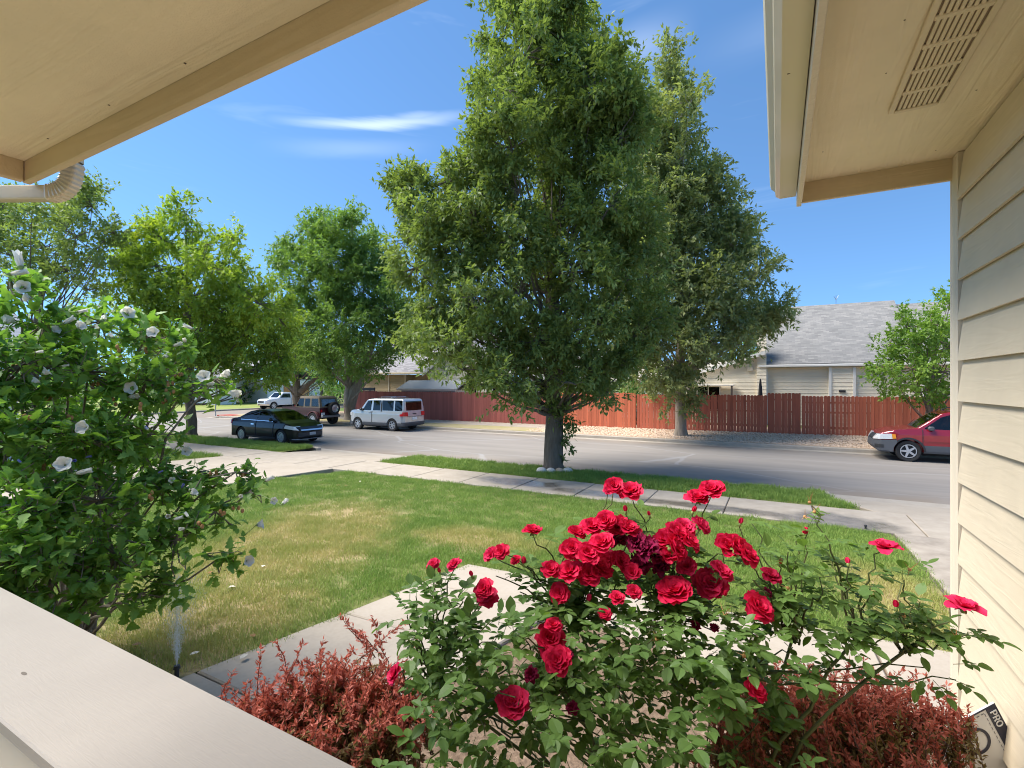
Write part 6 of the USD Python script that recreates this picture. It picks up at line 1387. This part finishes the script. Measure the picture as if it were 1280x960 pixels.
# buds still closed
for px, py in ((700, 690), (782, 640), (866, 640), (812, 645), (655, 705), (925, 655), (590, 720), (975, 705), (1005, 668), (550, 716), (905, 745), (735, 752), (826, 752), (1060, 705), (1120, 760)):
    d = rose_depth(px, py) + .02 if px < 1050 else 1.63
    c = sight(px, py, d); ax = unit(np.array([rr_.normal(0, .25), rr_.normal(0, .25), 1.0])); R = rr_.uniform(.007, .012)
    V, F = join([petal_patch(.30, -.12, R * 2.4, R * .85, 2 * math.pi * j / 5 + rr_.normal(0, .1), cup=.7, ruf=R * .03, rng=rr_, nu=4, nv=6, notch=.05, base=R * .25) for j in range(5)])
    bp_ = part('bud', (orient(V, ax, c), F), rose_red if rr_.uniform() < .6 else rose_pink, rb, smooth=True)
    cl = trimesh.creation.icosphere(1, R * .55); part('calyx', (orient(np.array(cl.vertices) * [1, 1, 1.5], ax, c - ax * R * .3), cl.faces), calyx_m, bp_, smooth=True)
    cane_to(c - ax * R)
# compound leaves: five leaflets on a stalk
def compound(p, dirn, S, rng):
    dirn = unit(dirn + np.array([0, 0, -.1])); side = unit(np.cross(dirn, [0, 0, 1.0]) + 1e-6)
    rp = [p, p + dirn * S * .5 + [0, 0, S * .06], p + dirn * S * 1.0]
    PP = np.array([rp[2], rp[1] + dirn * S * .25, rp[1] + dirn * S * .25, rp[1], rp[1]])
    DD = np.array([dirn, dirn * .45 + side, dirn * .45 - side, dirn * .3 + side, dirn * .3 - side]) + rng.normal(0, .14, (5, 3)) + [0, 0, -.12]
    LL = S * np.array([.78, .62, .62, .5, .5]) * rng.uniform(.85, 1.1, 5)
    lf = leaves(PP, DD, LL, LL * .78, rng, 'rose', up=.86)
    return join([lf, tube(rp, [.0011, .0010, .0008], 3, cap=False)])
cl_all = []
for p, c in flow_pts + tw:
    m = rr_.integers(5, 8)
    for k in range(m):
        t = rr_.uniform(.2, .985); i0 = min(8, int(t * 9)); q = c[i0] * (1 - (t * 9 - i0)) + c[i0 + 1] * (t * 9 - i0)
        cl_all.append((q, np.array([rr_.normal(), rr_.normal(), rr_.uniform(-.1, .5)]), rr_.uniform(.045, .072)))
RL = [(560, 775, 48, 55, 1.5), (610, 830, 55, 55, 1.4), (680, 815, 60, 60, 1.45), (760, 800, 75, 65, 1.5), (840, 800, 75, 65, 1.5), (905, 795, 60, 60, 1.5), (960, 740, 50, 50, 1.55), (1005, 700, 50, 36, 1.6), (1060, 765, 60, 30, 1.6), (1125, 790, 55, 24, 1.6), (1185, 785, 30, 16, 1.6), (1085, 730, 40, 22, 1.62), (560, 870, 50, 36, 1.35),
      (650, 890, 80, 36, 1.35), (780, 890, 95, 45, 1.38), (880, 880, 70, 45, 1.4), (1125, 725, 34, 18, 1.62), (1010, 790, 50, 28, 1.55), (1165, 835, 26, 16, 1.58), (940, 830, 50, 40, 1.45), (520, 770, 24, 30, 1.5), (820, 745, 80, 30, 1.6), (700, 755, 50, 30, 1.6), (720, 960, 180, 50, 1.35), (930, 950, 100, 50, 1.4), (540, 950, 60, 40, 1.3), (860, 840, 70, 50, 1.7), (740, 850, 70, 50, 1.7), (650, 830, 60, 50, 1.65), (720, 770, 70, 40, 1.72), (800, 760, 70, 40, 1.72), (640, 900, 60, 50, 1.6), (590, 800, 50, 40, 1.6), (880, 760, 50, 36, 1.7), (760, 930, 90, 50, 1.6)]
for px, py, rx, ry, d in RL:
    d += .13; s = d / FPX; C = sight(px, py, d)
    for _ in range(int(rx * ry / 98)):
        u = unit(rr_.normal(size=3)); q = C + u * np.array([rx * s, rx * s, ry * s]) * rr_.uniform(.1, 1) ** .5
        cl_all.append((q, u + rr_.normal(0, .5, 3), rr_.uniform(.045, .075)))
    for _ in range(int(rx * ry / 700)):
        q = C + rr_.normal(0, .5, 3) * np.array([rx * s, rx * s, ry * s]); cane_to(q)
cl_all = [x for x in cl_all if not any(np.linalg.norm(x[0] + unit(x[1]) * .04 - f[0]) < .045 for f in flow_pts)]
FX = np.array(flow_px)
def covers(x):
    # whether a leaf would hang in front of a bloom
    q = x[0] + unit(x[1]) * x[2] * .9; d = -SY * q[0] + CY * q[1]
    u, v = (CY * q[0] + SY * q[1]) / d * FPX + 640, 480 - (q[2] - CAMZ) / d * FPX
    return bool((((FX[:, 0] - u) ** 2 + (FX[:, 1] - v) ** 2 < (FX[:, 2] * .85 + 3) ** 2) & (FX[:, 3] > d - .02)).any())
cl_all = [x for x in cl_all if not covers(x)]
order = np.argsort([np.linalg.norm(x[0] - [0, 0, CAMZ]) + rr_.normal(0, .12) for x in cl_all])
vis = [i for i in order if 500 < (CY * cl_all[i][0][0] + SY * cl_all[i][0][1]) / float(depth_of(cl_all[i][0][None])[0]) * FPX + 640 < 1240 and (CAMZ - cl_all[i][0][2]) / float(depth_of(cl_all[i][0][None])[0]) * FPX < 440]
own = set(vis[:300])
rest = []
for i, x in enumerate(cl_all):
    m = compound(*x, rr_)
    if i in own: part('leaf', m, rleaf, rb)
    else: rest.append(m)
part('foliage', join(rest), rleaf, rb, kind='stuff')
part('cane', join(canes), cane, rb, kind='stuff', smooth=True)
for px, py in ((1012, 628), (1018, 640), (1006, 646), (1137, 712), (1195, 797), (905, 770), (820, 800), (930, 820), (1130, 770), (985, 735)):
    c = sight(px, py, rose_depth(px, py) if px < 1050 else 1.62)
    part('spent_bud', join([(np.array(trimesh.creation.icosphere(1, .006).vertices) + c, trimesh.creation.icosphere(1, .006).faces)] + [tube([c, c + rr_.normal(0, .012, 3) + [0, 0, .012]], [.0015, .0006], 3) for _ in range(5)]), pod_m, rb)

# ------------------------------------------------------------------ barberry bushes
b_red = leafmat('barberry_new_leaf', [(.02, (0.116, 0.199, 0.075)), (.08, (0.254, 0.085, 0.075)), (.1, (0.419, 0.129, 0.099)), (.45, (0.734, 0.246, 0.155)), (.75, (0.880, 0.431, 0.240)), (.95, (0.880, 0.686, 0.367))], trans=.4, rough=.5, clump=.3, cscale=3, tint=(1.2, 1.0, .8))
b_dark = leafmat('barberry_old_leaf', [(.02, (0.069, 0.148, 0.039)), (.05, (0.225, 0.296, 0.065)), (.1, (0.192, 0.149, 0.066)), (.4, (0.383, 0.320, 0.099)), (.7, (0.650, 0.469, 0.131)), (.95, (0.792, 0.512, 0.200))], trans=.35, rough=.5, clump=.3, cscale=3, tint=(1.2, 1.1, .8))
twig_m = plain('barberry_twig', (.10, .05, .035), .8)
def barberry(label, root, lobes, spikes, seed, shift=0.0):
    r = np.random.default_rng(seed)
    root = np.array([root[0], root[1], float(gz(root[1]))])
    t = thing('barberry_bush', label, 'shrub', root)
    tw_, PR, DR, PD, DD = [], [], [], [], []
    def shoot(tip, ln, red):
        d = unit(np.array([r.normal(0, .42), r.normal(0, .42), 1.0]) + unit((tip - root) * [1, 1, 0] + 1e-6) * .35)
        a = tip - d * ln
        c = curve(a, tip, n=5, wob=.006, rng=r)
        tw_.append(tube(c, np.linspace(.0026, .0009, 5), 3, cap=False))
        m = int(ln / .011); tt = np.linspace(.05, 1, m)
        for k, q in enumerate(tt):
            p = a + (tip - a) * q
            n_ = r.integers(3, 5); P_ = np.repeat(p[None], n_, 0) + r.normal(0, .002, (n_, 3)); D_ = r.normal(0, .8, (n_, 3)) + d * .8
            (PR if q > 1 - red else PD).append(P_); (DR if q > 1 - red else DD).append(D_)
    for px, py, rx, ry, d in lobes:
        s = d / FPX; C = sight(px, py, d)
        for _ in range(int(rx * ry / 20)):
            u = unit(r.normal(size=3)); tip = C + u * np.array([rx * s, rx * s, ry * s]) * r.uniform(.05, 1.15) ** .5
            shoot(tip, r.uniform(.10, .26), r.uniform(.25, .85) * (1.0 if u[2] > -.2 else .4))
    for px, py, d in spikes: shoot(sight(px, py, d), .26, .9)
    for _ in range(40):
        C = lobes[r.integers(len(lobes))]; e = sight(C[0], C[1], C[4]); tw_.append(tube(curve(root + r.normal(0, .08, 3) * [1, 1, 0], e, n=7, wob=.015, rng=r, mid=root * .5 + e * .5 + [0, 0, .1]), np.linspace(.008, .003, 7), 5))
    part('stem', join(tw_), twig_m, t, kind='stuff')
    for nm, P_, D_, mt in (('new_foliage', PR, DR, b_red), ('old_foliage', PD, DD, b_dark)):
        P_, D_ = np.vstack(P_), np.vstack(D_); L_ = r.uniform(.012, .029, len(P_))
        part(nm, leaves(P_, D_, L_, L_ * .36, r, 'diamond', up=.4), mt, t, kind='stuff')
barberry('reddish barberry bush between the porch ledge and the rose bush', (-1.55, 1.45), [(315, 884, 30, 30, 1.9), (350, 866, 34, 34, 1.92), (395, 852, 38, 32, 1.95), (440, 848, 40, 32, 1.95), (490, 858, 36, 34, 1.92), (430, 890, 85, 36, 1.85), (340, 900, 40, 26, 1.85), (515, 890, 30, 34, 1.85), (440, 950, 90, 40, 1.85), (350, 940, 40, 30, 1.85)],
         [(345, 802, 1.95), (426, 770, 1.97), (433, 778, 1.97), (466, 772, 1.97), (506, 778, 1.95), (326, 812, 1.95), (290, 842, 1.9), (281, 858, 1.9), (404, 800, 1.95), (378, 806, 1.95), (452, 788, 1.95), (520, 800, 1.95)], 5)
barberry('orange-red barberry bush at the foot of our siding, right of the rose bush', (.25, 2.15), [(955, 868, 36, 28, 1.85), (1005, 862, 42, 28, 1.9), (1065, 866, 48, 28, 1.9), (1115, 872, 44, 26, 1.9), (1165, 880, 34, 24, 1.88), (1060, 900, 110, 26, 1.85), (920, 895, 36, 28, 1.8), (1195, 900, 22, 18, 1.85), (1060, 945, 140, 36, 1.85), (930, 950, 60, 36, 1.8)],
         [(1080, 826, 1.92), (1128, 838, 1.92), (1158, 846, 1.9), (1183, 858, 1.9), (1145, 842, 1.92), (1010, 830, 1.92), (1062, 828, 1.92), (1190, 868, 1.9), (940, 836, 1.88)], 6)

# ------------------------------------------------------------------ small yard sign at the corner of the wall
ER = np.array([CY, SY, 0.0]); EU = np.array([0, 0, 1.0])
sx_, sy_ = ER * .47 - EU * .88, ER * .88 + EU * .47
nrm = np.cross(sx_, sy_); T0 = sight(1243, 878, 1.98)
ys = thing('yard_sign', 'white and navy yard sign lettered PRO leaning at the foot of our siding', 'sign', T0)
def signbox(u0, u1, v0, v1, h0, h1, r=.002):
    v, f = tri(bevbox(u0, u1, v0, v1, h0, h1, r)); return T0 + v[:, :1] * sx_ + v[:, 1:2] * sy_ + v[:, 2:] * nrm, f
navy = plain('sign_navy', (.018, .022, .05), .4); swhite = plain('sign_white', (.74, .75, .76), .4)
SW = .28
part('board', signbox(0, SW, -SW, 0, -.008, 0), swhite, ys)
part('band', signbox(.001, SW - .001, -.046, -.001, .0005, .002, .0005), navy, ys)
part('border', join([signbox(.001, .008, -SW + .001, -.047, .0005, .002, .0005), signbox(.001, SW - .001, -SW + .001, -SW + .008, .0005, .002, .0005), signbox(SW - .008, SW - .001, -SW + .009, -.047, .0005, .002, .0005)]), navy, ys)
part('dashed_line', join([signbox(.018, .020, -.06 - k * .02 - .012, -.06 - k * .02, .0005, .0015, .0003) for k in range(9)] + [signbox(.022 + k * .02, .034 + k * .02, -.058, -.056, .0005, .0015, .0003) for k in range(11)]), navy, ys)
tm = meshkit.text_mesh('PRO', .026, .0015, bold=True); tv = np.array(tm.vertices)
part('lettering', (T0 + (tv[:, :1] + .022) * sx_ + (tv[:, 1:2] - .036) * sy_ + (tv[:, 2:] + .0022) * nrm, np.array(tm.faces)), swhite, ys)
an = trimesh.creation.annulus(.042, .054, .0015, sections=32); av = np.array(an.vertices)
part('emblem', (T0 + (av[:, :1] + .105) * sx_ + (av[:, 1:2] - .135) * sy_ + (av[:, 2:] + .0014) * nrm, np.array(an.faces)), navy, ys)
stk = T0 + sx_ * SW * .5 - sy_ * SW
part('stake', tube([stk, stk - sy_ * .12 - EU * .5], .006, 6), plain('galvanised', (.32, .34, .35), .5, .6), ys)
